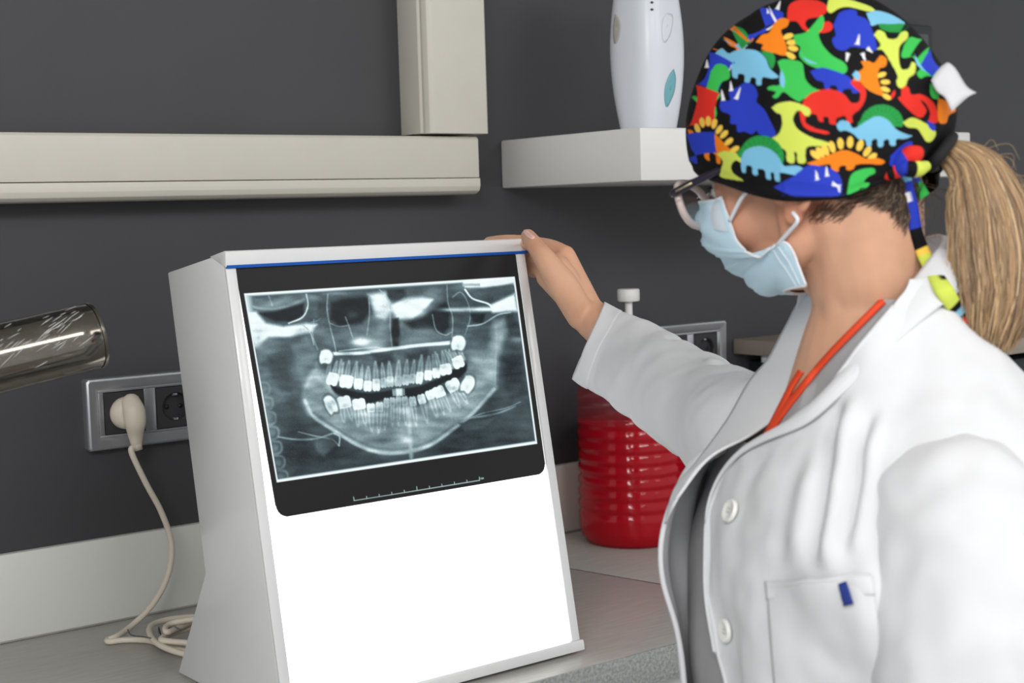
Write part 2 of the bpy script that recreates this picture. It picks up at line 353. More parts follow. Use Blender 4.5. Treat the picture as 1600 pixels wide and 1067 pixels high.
prism('top_panel', [(0.4835, -0.001), (0.487, -0.135), (0.4895, -0.135), (0.4860, -0.001)], UL+0.0005, UR-0.0005, Lf, M_WHITE, lb, bev=0.0006)
prism('bottom_panel', [(0.001, -0.004), (0.003, -0.001), (0.012, -0.06), (0.030, -0.13), (0.027, -0.13), (0.008, -0.06)], UL+0.0114, UR-0.0114, Lf, M_WHITE, lb)
prism('bottom_rail', [(-0.0005, -0.004), (0.0122, -0.004), (0.0122, 0.0050), (0.010, 0.0064), (0.0, 0.0060)], UL-0.001, UR+0.0030, Lf, M_WHITE, lb, bev=0.0009)
clip = prism('film_clip', [(0.4888, -0.029), (0.4885, 0.0060), (0.4868, 0.0082), (0.4722, 0.0048), (0.4715, 0.0035), (0.478, -0.008)], UL-0.0006, UR+0.0034, Lf, M_WHITE, lb, bev=0.0006)
prism('blue_strip', [(0.4735, 0.0030), (0.4735, 0.0056), (0.4705, 0.0049), (0.4705, 0.0030)], UL+0.0004, UR+0.0030, Lf, M_BLUE, lb)
M_PANEL = mat('lit_diffuser', srgb(250, 250, 247), 0.35, emit=(1.0, 1.0, 0.985, 1), estr=1.25)
prism('diffuser_panel', [(0.0115, -0.0045), (0.475, -0.0045), (0.475, -0.0012), (0.0115, -0.0012)], UL+0.0113, UR-0.0113, Lf, M_PANEL, lb)
for u_ in (UL+0.03, UR-0.03):
    for w_ in (-0.03, -0.20):
        p = L(u_, 0.006, w_); tube('rubber_foot', [(p[0], p[1], 0.0), (p[0], p[1], 0.012)], 0.007, M_RUBBER, lb, seg=14)

# ------------------------------------------------------------------ the x-ray film (print drawn on a fine mesh)
class Paint:
    def __init__(s, X, Y): s.X, s.Y = X, Y; s.v = np.zeros_like(X)
    def sel(s, x0, y0, x1, y1): return np.nonzero((s.X > x0) & (s.X < x1) & (s.Y > y0) & (s.Y < y1))[0]
    def lerp(s, i, a, val): s.v[i] = s.v[i]*(1-a)+val*a
    def blob(s, cx, cy, rx, ry, val, ang=0, a=1.0, hard=0.0):
        m = 2.4*max(rx, ry); i = s.sel(cx-m, cy-m, cx+m, cy+m)
        if len(i) == 0: return
        c, n = math.cos(math.radians(ang)), math.sin(math.radians(ang)); dx, dy = s.X[i]-cx, s.Y[i]-cy
        q = ((dx*c+dy*n)/rx)**2+((-dx*n+dy*c)/ry)**2
        k = np.exp(-q*1.2) if hard == 0 else 1-smoothstep(1-hard, 1+hard, np.sqrt(q))
        s.lerp(i, k*a, val)
    def seg(s, pts, wd, val, a=1.0, soft=1.0):
        P = np.asarray(pts, float); mg = wd+soft*2
        i = s.sel(P[:, 0].min()-mg, P[:, 1].min()-mg, P[:, 0].max()+mg, P[:, 1].max()+mg)
        if len(i) == 0: return
        d = s.dist(i, P, False); s.lerp(i, (1-smoothstep(wd/2-soft, wd/2+soft, d))*a, val)
    def curve(s, pts, wd, val, a=1.0, soft=1.0, n=24): s.seg(spline(pts, n), wd, val, a, soft)
    def dist(s, i, P, closed):
        x, y = s.X[i], s.Y[i]; best = np.full(len(i), 1e9); m = len(P)
        for k in range(m if closed else m-1):
            ax, ay = P[k]; bx, by = P[(k+1) % m]; dx, dy = bx-ax, by-ay; q = dx*dx+dy*dy+1e-12
            t = np.clip(((x-ax)*dx+(y-ay)*dy)/q, 0, 1); best = np.minimum(best, (x-ax-t*dx)**2+(y-ay-t*dy)**2)
        return np.sqrt(best)
    def inside(s, i, P):
        x, y = s.X[i], s.Y[i]; r = np.zeros(len(i), bool); m = len(P)
        for k in range(m):
            ax, ay = P[k]; bx, by = P[(k+1) % m]
            if ay == by: continue
            r ^= ((ay > y) != (by > y)) & (x < (bx-ax)*(y-ay)/(by-ay)+ax)
        return r
    def poly(s, pts, val, a=1.0, soft=1.0, n=0):
        P = np.asarray(pts, float)
        if n: P = spline(np.vstack([P, P[:1]]), n)[:-1]
        mg = soft*2; i = s.sel(P[:, 0].min()-mg, P[:, 1].min()-mg, P[:, 0].max()+mg, P[:, 1].max()+mg)
        if len(i) == 0: return
        d = s.dist(i, P, True)*np.where(s.inside(i, P), 1, -1)
        s.lerp(i, smoothstep(-soft, soft, d)*a, val)
def homography(src, dst):
    A = []; 
    for (x, y), (u, v) in zip(src, dst):
        A.append([x, y, 1, 0, 0, 0, -u*x, -u*y, -u]); A.append([0, 0, 0, x, y, 1, -v*x, -v*y, -v])
    return np.linalg.svd(np.array(A))[2][-1].reshape(3, 3)
# film sheet in its own plane (metres), art units for the drawing
nu_, nv_ = 600, 440
fu = np.linspace(0, 1, nu_); fv = np.linspace(0, 1, nv_)
FU, FV = np.meshgrid(fu, fv)                      # FV=0 top
TLc, TRc, BRc, BLc = np.array([-0.0112, 0.4770]), np.array([0.3563, 0.4770]), np.array([0.3556, 0.2098]), np.array([0.0, 0.2098])
UVf = (TLc*(1-FU[..., None])+TRc*FU[..., None])*(1-FV[..., None])+(BLc*(1-FU[..., None])+BRc*FU[..., None])*FV[..., None]
Hm = homography([(-0.0044, 0.4440), (0.3500, 0.4440), (0.3482, 0.2456), (0.0046, 0.2462)], [(53, 167), (1127, 98), (1217, 760), (185, 915)])
q = np.stack([UVf[..., 0], UVf[..., 1], np.ones_like(FU)], -1)@Hm.T
AX, AY = (q[..., 0]/q[..., 2]).ravel(), (q[..., 1]/q[..., 2]).ravel()
pt = Paint(AX, AY); pt.v[:] = 0.30
# broad tissue tones
for b in [(150, 500, 90, 200, .34), (330, 330, 120, 90, .30), (250, 560, 60, 110, .40), (1090, 480, 60, 200, .30), (640, 330, 260, 60, .42), (250, 800, 120, 110, .16), (420, 800, 120, 60, .14), (1050, 700, 140, 90, .20), (950, 740, 120, 60, .17),
          (560, 860, 200, 40, .17), (880, 790, 160, 40, .15), (1000, 400, 50, 90, .38), (1150, 330, 50, 70, .32), (150, 420, 60, 60, .38), (200, 450, 40, 50, .18), (245, 690, 45, 130, .20), (120, 600, 40, 200, .45)]:
    pt.blob(b[0], b[1], b[2], b[3], b[4], a=.9)
# skull base, top left and right
pt.blob(190, 205, 130, 28, .55, -4); pt.poly([(105, 245), (180, 236), (290, 205), (290, 250), (250, 278), (180, 278)], .10, soft=9)
pt.curve([(55, 200), (110, 225), (200, 222), (290, 190)], 10, .62, .7, 5)
pt.poly([(55, 235), (100, 240), (140, 285), (210, 300), (300, 285), (340, 290), (320, 315), (240, 335), (150, 338), (95, 380), (80, 330)], .97, soft=12)
pt.blob(215, 318, 90, 16, 1.0); pt.blob(110, 350, 22, 40, .70, a=.8); pt.curve([(300, 170), (306, 215), (285, 260), (230, 285)], 6, .85, .9, 3)
pt.curve([(150, 175), (165, 215)], 5, .7, .7, 3); pt.blob(150, 390, 30, 40, .42); pt.blob(310, 370, 55, 40, .33)
pt.curve([(285, 290), (315, 320), (330, 370)], 5, .7, .8, 3); pt.curve([(320, 280), (350, 270), (385, 230)], 4, .6, .7, 3)
# sinuses and nose
pt.poly([(395, 200), (470, 185), (545, 180), (560, 230), (520, 285), (430, 295), (395, 270)], .10, soft=14)
pt.poly([(345, 200), (385, 195), (380, 260), (345, 270)], .22, soft=10); pt.blob(480, 250, 30, 24, .20)
pt.blob(330, 180, 30, 14, .5); pt.blob(430, 165, 80, 9, .42)
pt.poly([(545, 170), (620, 160), (640, 230), (610, 270), (575, 245), (560, 210)], .72, soft=14)
pt.blob(590, 215, 22, 40, .92); pt.blob(600, 250, 26, 14, 1.0)
pt.poly([(615, 150), (650, 140), (690, 150), (700, 185), (650, 200), (625, 185)], .16, soft=10); pt.blob(740, 160, 26, 20, .30); pt.blob(800, 165, 50, 22, .42)
pt.poly([(640, 215), (690, 185), (760, 180), (800, 190), (770, 225), (720, 262), (660, 265)], .95, soft=12); pt.blob(700, 228, 75, 34, .95, a=.8); pt.blob(705, 228, 45, 22, 1.05)
pt.poly([(640, 268), (665, 262), (672, 330), (665, 380), (645, 375), (636, 320)], .10, soft=8)
pt.poly([(690, 280), (760, 260), (800, 230), (850, 200), (870, 215), (868, 300), (845, 330), (800, 305), (720, 308)], .13, soft=12)
pt.blob(600, 310, 26, 45, .56); pt.blob(525, 360, 55, 22, .80); pt.blob(510, 358, 32, 12, .98); pt.blob(560, 380, 50, 16, .72); pt.blob(760, 330, 50, 30, .45); pt.blob(705, 350, 45, 18, .5)
for c in ([(385, 170), (382, 230), (395, 300), (410, 360), (418, 400)], [(455, 260), (470, 300), (485, 345)], [(548, 185), (550, 250), (540, 330)], [(858, 130), (862, 200), (880, 260), (878, 340)], [(800, 250), (815, 310), (850, 330), (875, 320)], [(880, 180), (912, 160), (940, 200), (950, 260), (930, 330)], [(330, 270), (325, 330), (345, 390)], [(395, 285), (430, 297), (470, 292)], [(590, 150), (630, 200), (632, 300), (640, 380)]):
    pt.curve(c, 5, .66, .6, 3)
# right skull base
pt.blob(1000, 125, 110, 26, .45, -5); pt.poly([(910, 100), (1127, 98), (1130, 130), (1000, 140), (930, 140)], .90, soft=8); pt.poly([(920, 125), (990, 125), (990, 135), (920, 137)], .62, soft=3)
pt.poly([(950, 160), (1120, 125), (1125, 150), (960, 190)], .33, soft=9); pt.poly([(960, 200), (1040, 180), (1050, 200), (970, 225)], .25, soft=8)
pt.poly([(1035, 210), (1090, 185), (1127, 165), (1140, 235), (1090, 235), (1040, 240)], 1.0, soft=11); pt.blob(1000, 228, 90, 9, .92); pt.blob(890, 230, 60, 8, .72)
pt.curve([(930, 150), (960, 185), (1020, 205), (1040, 225)], 7, .92, .9, 3); pt.poly([(950, 245), (1010, 245), (1000, 285), (960, 280)], .15, soft=8); pt.curve([(940, 295), (1000, 285), (1060, 250), (1110, 240)], 6, .75, .9, 3)
pt.poly([(1085, 250), (1120, 245), (1150, 300), (1150, 340), (1110, 330)], .22, soft=9); pt.blob(1140, 350, 34, 12, .60); pt.poly([(1075, 420), (1160, 400), (1180, 560), (1110, 600), (1080, 520)], .19, soft=22)
# rami
pt.poly([(300, 470), (340, 440), (400, 500), (420, 560), (430, 640), (360, 640), (310, 640), (288, 590)], .66, soft=20)
pt.poly([(240, 370), (300, 340), (350, 400), (330, 460), (290, 520), (265, 470)], .42, soft=16); pt.poly([(150, 420), (215, 430), (245, 560), (200, 560), (160, 480)], .28, soft=14)
pt.poly([(1040, 270), (1085, 260), (1095, 320), (1060, 420), (1052, 540), (1000, 600), (950, 560), (930, 480), (960, 420), (1020, 400)], .56, soft=18); pt.blob(985, 440, 45, 45, .62, a=.8)
pt.curve([(1055, 300), (1052, 420), (1048, 540)], 6, .62, .7, 4); pt.blob(960, 340, 55, 40, .30)
# mandible body
body_o = [(290, 560), (305, 640), (380, 690), (450, 735), (520, 778), (610, 803), (720, 795), (800, 765), (880, 705), (960, 640), (1035, 560), (1052, 530), (960, 470), (930, 540), (880, 560), (800, 590), (740, 610), (640, 615), (540, 630), (450, 600), (400, 560), (330, 500)]
pt.poly(body_o, .52, soft=14, n=90)
pt.curve([(295, 590), (330, 655), (420, 715), (500, 765), (600, 798), (720, 790), (800, 762), (880, 705), (960, 640), (1045, 545)], 13, .74, .85, 6)
pt.curve([(330, 640), (420, 700), (500, 748), (600, 782), (720, 775), (800, 745), (880, 690)], 9, .38, .6, 5)
pt.blob(600, 750, 70, 24, .34, a=.8); pt.blob(760, 720, 60, 30, .52, a=.7); pt.curve([(706, 590), (708, 680), (716, 820)], 15, .74, .6, 7); pt.blob(700, 745, 26, 16, .72)
# open bite (air)
pt.poly([(392, 520), (430, 540), (500, 556), (560, 560), (640, 548), (740, 535), (850, 490), (925, 440), (935, 470), (900, 505), (850, 515), (800, 545), (730, 575), (640, 580), (540, 602), (500, 585), (430, 568), (405, 550)], .09, soft=7, n=70)
pt.poly([(430, 430), (640, 405), (860, 380), (900, 420), (860, 450), (740, 490), (640, 510), (540, 520), (440, 480)], .36, soft=12)
# hard palate
pt.curve([(405, 405), (520, 402), (640, 385), (760, 370), (870, 362)], 12, .97, .95, 5); pt.curve([(430, 395), (560, 380), (640, 383), (870, 355)], 5, .8, .8, 3)
pt.poly([(560, 405), (640, 398), (650, 440), (580, 460)], .20, soft=14); pt.poly([(690, 400), (780, 385), (790, 420), (700, 440)], .22, soft=14)
# teeth: crown polygon plus tapering roots
def tooth(cx, cy, wd, hc, hr, lean, up, crown=.95, roots=1, rv=.70):
    s = -1 if up else 1; a = math.radians(lean); c, n = math.cos(a), math.sin(a); wd = wd*1.06
    R = lambda x, y: (cx+x*c-y*n, cy+x*n+y*c)
    for k in range(roots):
        o = (k-(roots-1)/2)*wd*0.42; rw = wd*(0.86 if roots == 1 else 0.48)
        pt.poly([R(o-rw/2, -s*4), R(o+rw/2, -s*4), R(o*1.25+rw*0.42, s*hr*0.5), R(o*1.4+rw*0.14, s*hr), R(o*1.4-rw*0.14, s*hr), R(o*1.25-rw*0.42, s*hr*0.5)], rv, .72, 5)
        pt.seg([R(o, s*hr*0.05), R(o*1.35, s*hr*0.8)], rw*0.26, rv-.22, .7, 3)
    h = wd/2
    pt.poly([R(-h*.82, s*hc*.45), R(h*.82, s*hc*.45), R(h*.98, s*hc*.05), R(h*.92, -s*hc*.38), R(h*.45, -s*hc*.52), R(0, -s*hc*.46), R(-h*.45, -s*hc*.52), R(-h*.92, -s*hc*.38), R(-h*.98, s*hc*.05)], crown, .95, 3.2, n=40)
    pt.blob(*R(0, s*hc*.22), wd*.22, hc*.22, crown-.22, lean, .6)
for t in [(404, 505, 44, 52, 75, 14, 1, 1.0, 3), (458, 515, 50, 52, 85, 8, 1, 1.0, 3), (506, 525, 34, 44, 78, 4, 1, .95, 2), (543, 533, 32, 42, 80, 2, 1, .92, 1), (577, 528, 30, 50, 95, -2, 1, .85, 1), (606, 520, 24, 40, 80, -4, 1, .72, 1), (632, 515, 28, 44, 82, -3, 1, .75, 1),
          (664, 513, 30, 44, 84, 2, 1, .72, 1), (694, 508, 28, 44, 82, 4, 1, .78, 1), (720, 503, 24, 40, 76, 6, 1, .72, 1), (748, 500, 28, 50, 92, 6, 1, .85, 1), (783, 490, 30, 40, 78, 2, 1, .90, 1), (815, 480, 30, 42, 74, -4, 1, .92, 2), (852, 466, 46, 46, 76, -10, 1, 1.0, 3), (902, 438, 44, 48, 66, -24, 1, 1.0, 3)]: tooth(*t)
for t in [(450, 598, 52, 50, 80, -12, 0, .95, 2), (508, 605, 50, 44, 92, -8, 0, .92, 2), (556, 620, 32, 36, 96, -2, 0, .85, 1), (590, 616, 30, 40, 105, 2, 0, .82, 1), (617, 600, 22, 40, 108, 3, 0, .70, 1), (641, 596, 22, 38, 100, 0, 0, .66, 1), (665, 592, 22, 38, 100, 0, 0, .66, 1), (690, 592, 24, 38, 98, -3, 0, .72, 1), (722, 594, 26, 40, 100, -8, 0, .78, 1), (757, 585, 30, 40, 98, -14, 0, .85, 1), (790, 568, 32, 38, 96, -18, 0, .85, 1), (826, 556, 44, 46, 92, -22, 0, .92, 2), (882, 530, 54, 50, 92, -28, 0, .95, 2)]: tooth(*t)
pt.poly([(497, 585), (530, 590), (533, 601), (498, 598)], 1.05, soft=2); pt.poly([(797, 545), (830, 535), (835, 548), (803, 556)], 1.05, soft=2)
# wisdom teeth
for (cx, cy, rx, ry, an) in [(378, 417, 25, 27, 0), (903, 362, 27, 28, 0), (397, 606, 22, 36, -28), (941, 524, 24, 34, 20)]:
    c_, n_ = math.cos(math.radians(an)), math.sin(math.radians(an))
    out = lambda k: [(cx+rx*k*x*c_-ry*k*y*n_, cy+rx*k*x*n_+ry*k*y*c_) for x, y in [(-.75, -.8), (-.1, -1), (.6, -.85), (1, -.2), (.9, .5), (.5, 1), (-.2, .88), (-.8, .95), (-1, .2)]]
    pt.poly(out(1.30), .32, .7, 5, n=40); pt.poly(out(1.16), .62, .5, 3, n=40); pt.poly(out(1.0), .98, .95, 4, n=40); pt.blob(cx-rx*.1, cy+ry*.35, rx*.45, ry*.4, .70, an, .7); pt.blob(cx+rx*.3, cy-ry*.3, rx*.3, ry*.3, .84, an, .6)
# bite peg, spine, hyoid
pt.poly([(640, 545), (690, 543), (692, 570), (642, 573)], .55, soft=3); pt.poly([(655, 543), (680, 542), (681, 572), (657, 573)], .88, soft=4)
for k in range(7):
    y = 520+k*58; x = 120+k*12
    pt.curve([(x-8, y), (x+28, y+4), (x+36, y+30), (x+24, y+48), (x-4, y+50)], 9, .62, .42, 5); pt.blob(x+8, y+26, 20, 18, .50, a=.6)
pt.curve([(190, 735), (260, 745), (340, 742), (410, 720), (432, 728)], 7, .62, .8, 4); pt.curve([(270, 715), (330, 730), (400, 745), (430, 770)], 6, .60, .8, 3); pt.poly([(330, 745), (400, 740), (420, 765), (370, 810), (340, 790)], .30, soft=9); pt.curve([(412, 722), (432, 735), (430, 768)], 7, .7, .8, 3)
pt.curve([(890, 665), (980, 655), (1060, 640), (1130, 612)], 7, .62, .6, 4); pt.curve([(930, 668), (1000, 640), (1090, 620), (1150, 595)], 4, .58, .7, 3); pt.poly([(905, 680), (1010, 665), (1060, 650), (1000, 700), (930, 710)], .28, soft=8)
# grain, streaks
nz1 = vnoise(np.stack([AX, AY, AX*0], -1), .012, 3.1); nz2 = vnoise(np.stack([AX*.6, AY*1.6, AX*0], -1), .03, 9.1); nz3 = vnoise(np.stack([AX, AY, AX*0], -1), .11, 5.1)
pt.v = pt.v*(1+.30*nz1+.22*nz2)+.05*nz3*pt.v+.016*rng.standard_normal(len(AX))
# image frame: bright edge of the exposure, black film around it
def edge_d(a, b):                                  # signed distance to a line, inside positive
    (x0, y0), (x1, y1) = a, b; ln = math.hypot(x1-x0, y1-y0); return ((x1-x0)*(AY-y0)-(y1-y0)*(AX-x0))/ln
dT, dR, dB, dL = edge_d((53, 167), (1127, 98)), edge_d((1127, 98), (1217, 760)), edge_d((1217, 760), (185, 915)), edge_d((185, 915), (53, 167))
pt.v = np.maximum(pt.v, 1.0*(1-smoothstep(2, 22, dT))); pt.v = np.maximum(pt.v, 1.0*(1-smoothstep(5, 19, dB))); pt.v = np.maximum(pt.v, .95*(1-smoothstep(3, 9, dL))); pt.v = np.maximum(pt.v, .95*(1-smoothstep(3, 11, dR)))
pt.v = np.maximum(pt.v, .8*(1-smoothstep(0, 60, dL))*smoothstep(330, 250, AY)); pt.v = np.maximum(pt.v, .5*(1-smoothstep(0, 40, dT)))
din = np.minimum(np.minimum(dT, dR), np.minimum(dB, dL)); inside = smoothstep(-1.6, 1.6, din)
val = np.clip((pt.v-.34)*1.16+.32, 0, 1.1)
# print tone curve
stops = np.array([0, .1, .3, .5, .7, .9, 1.1]); cr = [srgb(*c) for c in [(17, 22, 26), (32, 40, 44), (74, 90, 96), (120, 142, 148), (172, 194, 199), (232, 246, 247), (246, 254, 254)]]
film_col = np.stack([np.interp(val, stops, [c[k] for c in cr]) for k in range(3)], -1)
black = np.array(srgb(30, 30, 31)[:3]); film_col = film_col*inside[:, None]+black*(1-inside[:, None])
rl = Paint(AX, AY)
rl.seg([(488, 973), (490, 987), (987, 906), (986, 893)], 3.0, 1.0, .9, 1.1)
for k in range(1, 10):
    x = 490+49.7*k; y = 987-8.1*k; hh = 15 if k == 5 else 9
    rl.seg([(x, y), (x-1, y-hh)], 3.0, 1.0, .8, 1.1)
rl.seg([(996, 897), (992, 896), (991, 900), (996, 901)], 2, 1, .8, .8); rl.seg([(998, 901), (998, 896), (1000, 895), (1000, 900)], 2, 1, .8, .8); rl.seg([(1000, 896), (1002.5, 895), (1003, 900)], 2, 1, .8, .8)
film_col = film_col*(1-rl.v[:, None])+np.array(srgb(176, 196, 196)[:3])*rl.v[:, None]
V = O+UVf.reshape(-1, 2)[:, :1]*UX+UVf.reshape(-1, 2)[:, 1:]*VD+WD*0.0006
V = V+WD[None]*(0.0012*np.sin(FU.ravel()*math.pi)*FV.ravel())[:, None]
Fq = grid_faces(nv_, nu_)
# rounded lower corners
cen = UVf.reshape(-1, 2)[Fq].mean(1); rc = 0.013
for (cx, sgn) in ((0.0, 1), (0.3556, -1)):
    dx = (cx+sgn*rc-cen[:, 0])*sgn; dy = (0.2098+rc)-cen[:, 1]
    out = (dx > 0) & (dy > 0) & (dx*dx+dy*dy > rc*rc); Fq = Fq[~out]; cen = cen[~out]
M_FILM = mat('backlit_film', (0.008, 0.008, 0.008, 1), 0.35, spec=0.12)
nt = M_FILM.node_tree; a = nt.nodes.new('ShaderNodeAttribute'); a.attribute_name = 'print'
nt.links.new(a.outputs['Color'], nt.nodes['Principled BSDF'].inputs['Emission Color']); nt.nodes['Principled BSDF'].inputs['Emission Strength'].default_value = 1.0
film = mesh('x_ray_film', V, Fq, M_FILM, colors=film_col)
tag(film, 'backlit panoramic dental x-ray film with rounded corners and centimetre scale', 'x-ray film')
# ------------------------------------------------------------------ x-ray cone at the left
M_CHROME = mat('polished_steel', srgb(138, 133, 123), 0.11, metal=1.0)
M_CLING = None
ca = at(-260, 622, 1.215); cb_ = at(149, 524, 1.335); ax = norm(cb_-ca)
xc = thing('steel_tube', at(-100, 584, 1.305), 'polished steel tube wrapped in cling film reaching in from the left', 'metal tube')
TR = 0.0297
_, Nf, Bf = frames(np.array([ca, (ca+cb_)/2, cb_])); N0, B0 = Nf[0], Bf[0]
prof = [(0.0, TR), (1.0, TR)]
ln = np.linalg.norm(cb_-ca)
def ring_surface(name, prof, m, parent, seg=96, wob=None):
    th = np.linspace(0, 2*math.pi, seg, endpoint=False); V = []
    for (s, r) in prof:
        rr = np.full(seg, r)
        if wob is not None: rr = rr+wob(s, th)
        V.append(ca+ax*s+np.cos(th)[:, None]*N0*rr[:, None]+np.sin(th)[:, None]*B0*rr[:, None])
    return mesh(name, np.vstack(V), grid_faces(len(prof), seg, True), m, parent, auto=40)
ring_surface('outer_shell', [(0, TR-0.003), (0.0, TR)]+[(ln*k/10, TR) for k in range(1, 10)]+[(ln-0.001, TR), (ln, TR-0.0008), (ln, TR-0.0022), (ln-0.004, TR-0.0025), (0.01, TR-0.0025)], M_CHROME, xc)
ring_surface('end_ring', [(ln-0.0022, TR+0.0003), (ln-0.002, TR+0.0006), (ln-0.0003, TR+0.0006), (ln+0.0006, TR+0.0002), (ln+0.0006, TR-0.002)], mat('steel_rim', srgb(120, 116, 108), 0.25, metal=1.0), xc)
# cling film: thin wrinkled clear skin
M_CLING = mat('cling_film', (0.02, 0.02, 0.02, 1), 0.06, spec=1.0, bump=0.8, bscale=90, stretch=(1.0, 1.0, 4.0), alpha=0.14)
def wob(s, th): return 0.0007+0.0004*np.sin(th*7+s*60)+0.0005*np.sin(th*17-s*140)
ring_surface('cling_film', [((ln-0.003)*k/120, TR) for k in range(0, 121)], M_CLING, xc, seg=160, wob=wob)
# crinkle ridges in the film
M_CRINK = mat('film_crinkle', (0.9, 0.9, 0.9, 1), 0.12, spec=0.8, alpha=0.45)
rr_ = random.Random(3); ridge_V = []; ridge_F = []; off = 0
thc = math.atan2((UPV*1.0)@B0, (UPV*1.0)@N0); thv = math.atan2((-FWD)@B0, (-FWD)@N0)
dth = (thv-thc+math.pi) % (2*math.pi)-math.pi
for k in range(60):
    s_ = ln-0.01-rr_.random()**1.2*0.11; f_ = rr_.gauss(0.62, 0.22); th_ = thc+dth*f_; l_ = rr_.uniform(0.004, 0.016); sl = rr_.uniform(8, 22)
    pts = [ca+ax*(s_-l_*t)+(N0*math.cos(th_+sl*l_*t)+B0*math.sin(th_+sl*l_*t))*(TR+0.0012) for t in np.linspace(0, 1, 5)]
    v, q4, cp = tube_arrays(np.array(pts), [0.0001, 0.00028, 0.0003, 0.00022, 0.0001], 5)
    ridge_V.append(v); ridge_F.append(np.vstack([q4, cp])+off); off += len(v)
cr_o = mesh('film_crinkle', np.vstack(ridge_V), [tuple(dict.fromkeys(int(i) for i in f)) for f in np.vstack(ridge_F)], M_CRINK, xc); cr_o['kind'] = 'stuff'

# ------------------------------------------------------------------ red bottle with pump
BC = np.array([1.516, 1.7200, 0.0]); BR = 0.0860
bt = thing('pump_bottle', BC, 'large ribbed clear bottle of red liquid with white pump', 'bottle')
M_LIQ = mat('red_liquid', (0.80, 0.001, 0.012, 1), 0.05, trans=0.30, ior=1.33)
M_PET = mat('bottle_plastic', (0.35, 0.002, 0.02, 1), 0.05, trans=0.0, spec=0.9, alpha=0.30)
prof = [(0.001, 0.004), (0.05, 0.002), (BR-0.012, 0.0), (BR-0.003, 0.010), (BR, 0.024), (BR, 0.040)]
z = 0.046
while z < 0.215:
    prof += [(BR, z), (BR-0.0022, z+0.004), (BR-0.0026, z+0.0065), (BR-0.0004, z+0.010), (BR, z+0.013)]; z += 0.0185
prof += [(BR, 0.225), (BR-0.002, 0.240), (BR-0.010, 0.258), (BR-0.026, 0.276), (BR-0.045, 0.288), (0.024, 0.294), (0.020, 0.298), (0.020, 0.308)]
lathe('bottle_body', prof, BC, M_PET, bt, seg=72)
liq = [(max(0.001, r-0.0016), zz+0.0015) for r, zz in prof if zz < 0.190]+[(BR-0.0016, 0.190), (BR-0.003, 0.1905), (0.001, 0.1905)]
lathe('liquid', liq, BC, M_LIQ, bt, seg=72, close=False)
pp = lathe('pump', [(0.001, 0.304), (0.023, 0.304), (0.023, 0.322), (0.012, 0.327), (0.006, 0.330), (0.0058, 0.374), (0.0165, 0.375), (0.0175, 0.377), (0.0175, 0.392), (0.016, 0.394), (0.001, 0.394)], BC, M_SHELF, bt, seg=32, close=False)
tube('nozzle', [BC+np.array([0, 0, 0.384]), BC+np.array([0.025, 0.033, 0.383]), BC+np.array([0.04, 0.053, 0.377])], [0.006, 0.005, 0.0045], M_SHELF, pp, seg=12, n=12)
tube('dip_tube', [BC+np.array([0, 0, 0.304]), BC+np.array([0.0, -0.005, 0.15]), BC+np.array([0.02, -0.01, 0.012])], 0.004, mat('dip_tube_red', (0.9, 0.25, 0.25, 1), 0.3), pp, seg=8, n=14)

# ------------------------------------------------------------------ dispenser on the shelf
SZ = 0.6290
dc = np.array([1.511, 1.660, SZ])
dp = thing('dispenser', dc, 'white rounded dispenser with teal window standing on floating shelf', 'dispenser')
zs = np.linspace(0, 0.245, 60); t = zs/0.245
wL = 0.037+0.0125*np.sin(np.clip(t*1.02, 0, 1)*math.pi)**0.8           # half width
dF = 0.035+0.014*np.sin(np.clip(t*1.0, 0, 1)*math.pi)
seg = 80; V = []
for zz, a_, b_, tt in zip(zs, wL, dF, t):
    th = np.linspace(0, 2*math.pi, seg, endpoint=False); c, s = np.cos(th), np.sin(th); n_ = 3.0
    x = np.sign(c)*np.abs(c)**(2/n_)*a_; y = np.sign(s)*np.abs(s)**(2/n_)*b_
    if tt > 0.93: k_ = math.sqrt(max(0.02, 1-((tt-0.93)/0.07)**2)); x, y = x*k_, y*k_
    rot = math.radians(8); V.append(np.stack([dc[0]+x*math.cos(rot)-y*math.sin(rot), dc[1]+x*math.sin(rot)+y*math.cos(rot), np.full(seg, SZ+zz)], -1))
V = np.vstack(V); fl = [tuple(int(i) for i in f) for f in grid_faces(60, seg, True)]+[tuple(range(seg))[::-1], tuple(59*seg+k for k in range(seg))]
dbody = mesh('body', V, fl, M_DISP, dp, auto=60)
dbvh = BVHTree.FromPolygons([tuple(map(float, v)) for v in V], fl)
def decal(name, pts, m, parent, off=0.0008, bvh=None, thick=0.0012, n=40):
    """a thin plate that follows a surface; pts are image points of its outline"""
    P = spline(np.vstack([pts, pts[:1]]), n+1)[:-1]; c = P.mean(0); nr = 5; V = []
    for k in range(nr):
        for p in P:
            qx = c+(p-c)*(k+0.02)/(nr-0.98); d = ray(*qx); h = bvh.ray_cast(Vector(CAM), Vector(d))
            if h[0] is None: h = bvh.find_nearest(Vector(CAM+d*2.2))
            nn = np.array(h[1]); nn = nn if nn@d < 0 else -nn; V.append(np.array(h[0])+nn*off)
    fl = [tuple(int(i) for i in f) for f in grid_faces(nr, n, True)]+[tuple(range(n))]
    o = mesh(name, np.array(V), fl, m, parent)
    sm = o.modifiers.new('thickness', 'SOLIDIFY'); sm.thickness = thick; sm.offset = 0
    return o
decal('teal_window', np.array([(1052, 108), (1055, 122), (1053, 142), (1046, 160), (1041, 167), (1038, 155), (1039, 135), (1045, 118)]), M_TEAL, dp, bvh=dbvh)
decal('side_button', np.array([(962, 22), (968, 30), (970, 44), (967, 60), (961, 68), (959, 45)]), mat('grey_button', srgb(178, 176, 168), 0.45), dp, bvh=dbvh)
for yy in (4, 15): decal('indicator_light', np.array([(1018, yy-2), (1021, yy), (1018.5, yy+2), (1016, yy)]), MATS['anthracite_plastic'], dp, bvh=dbvh, n=12)
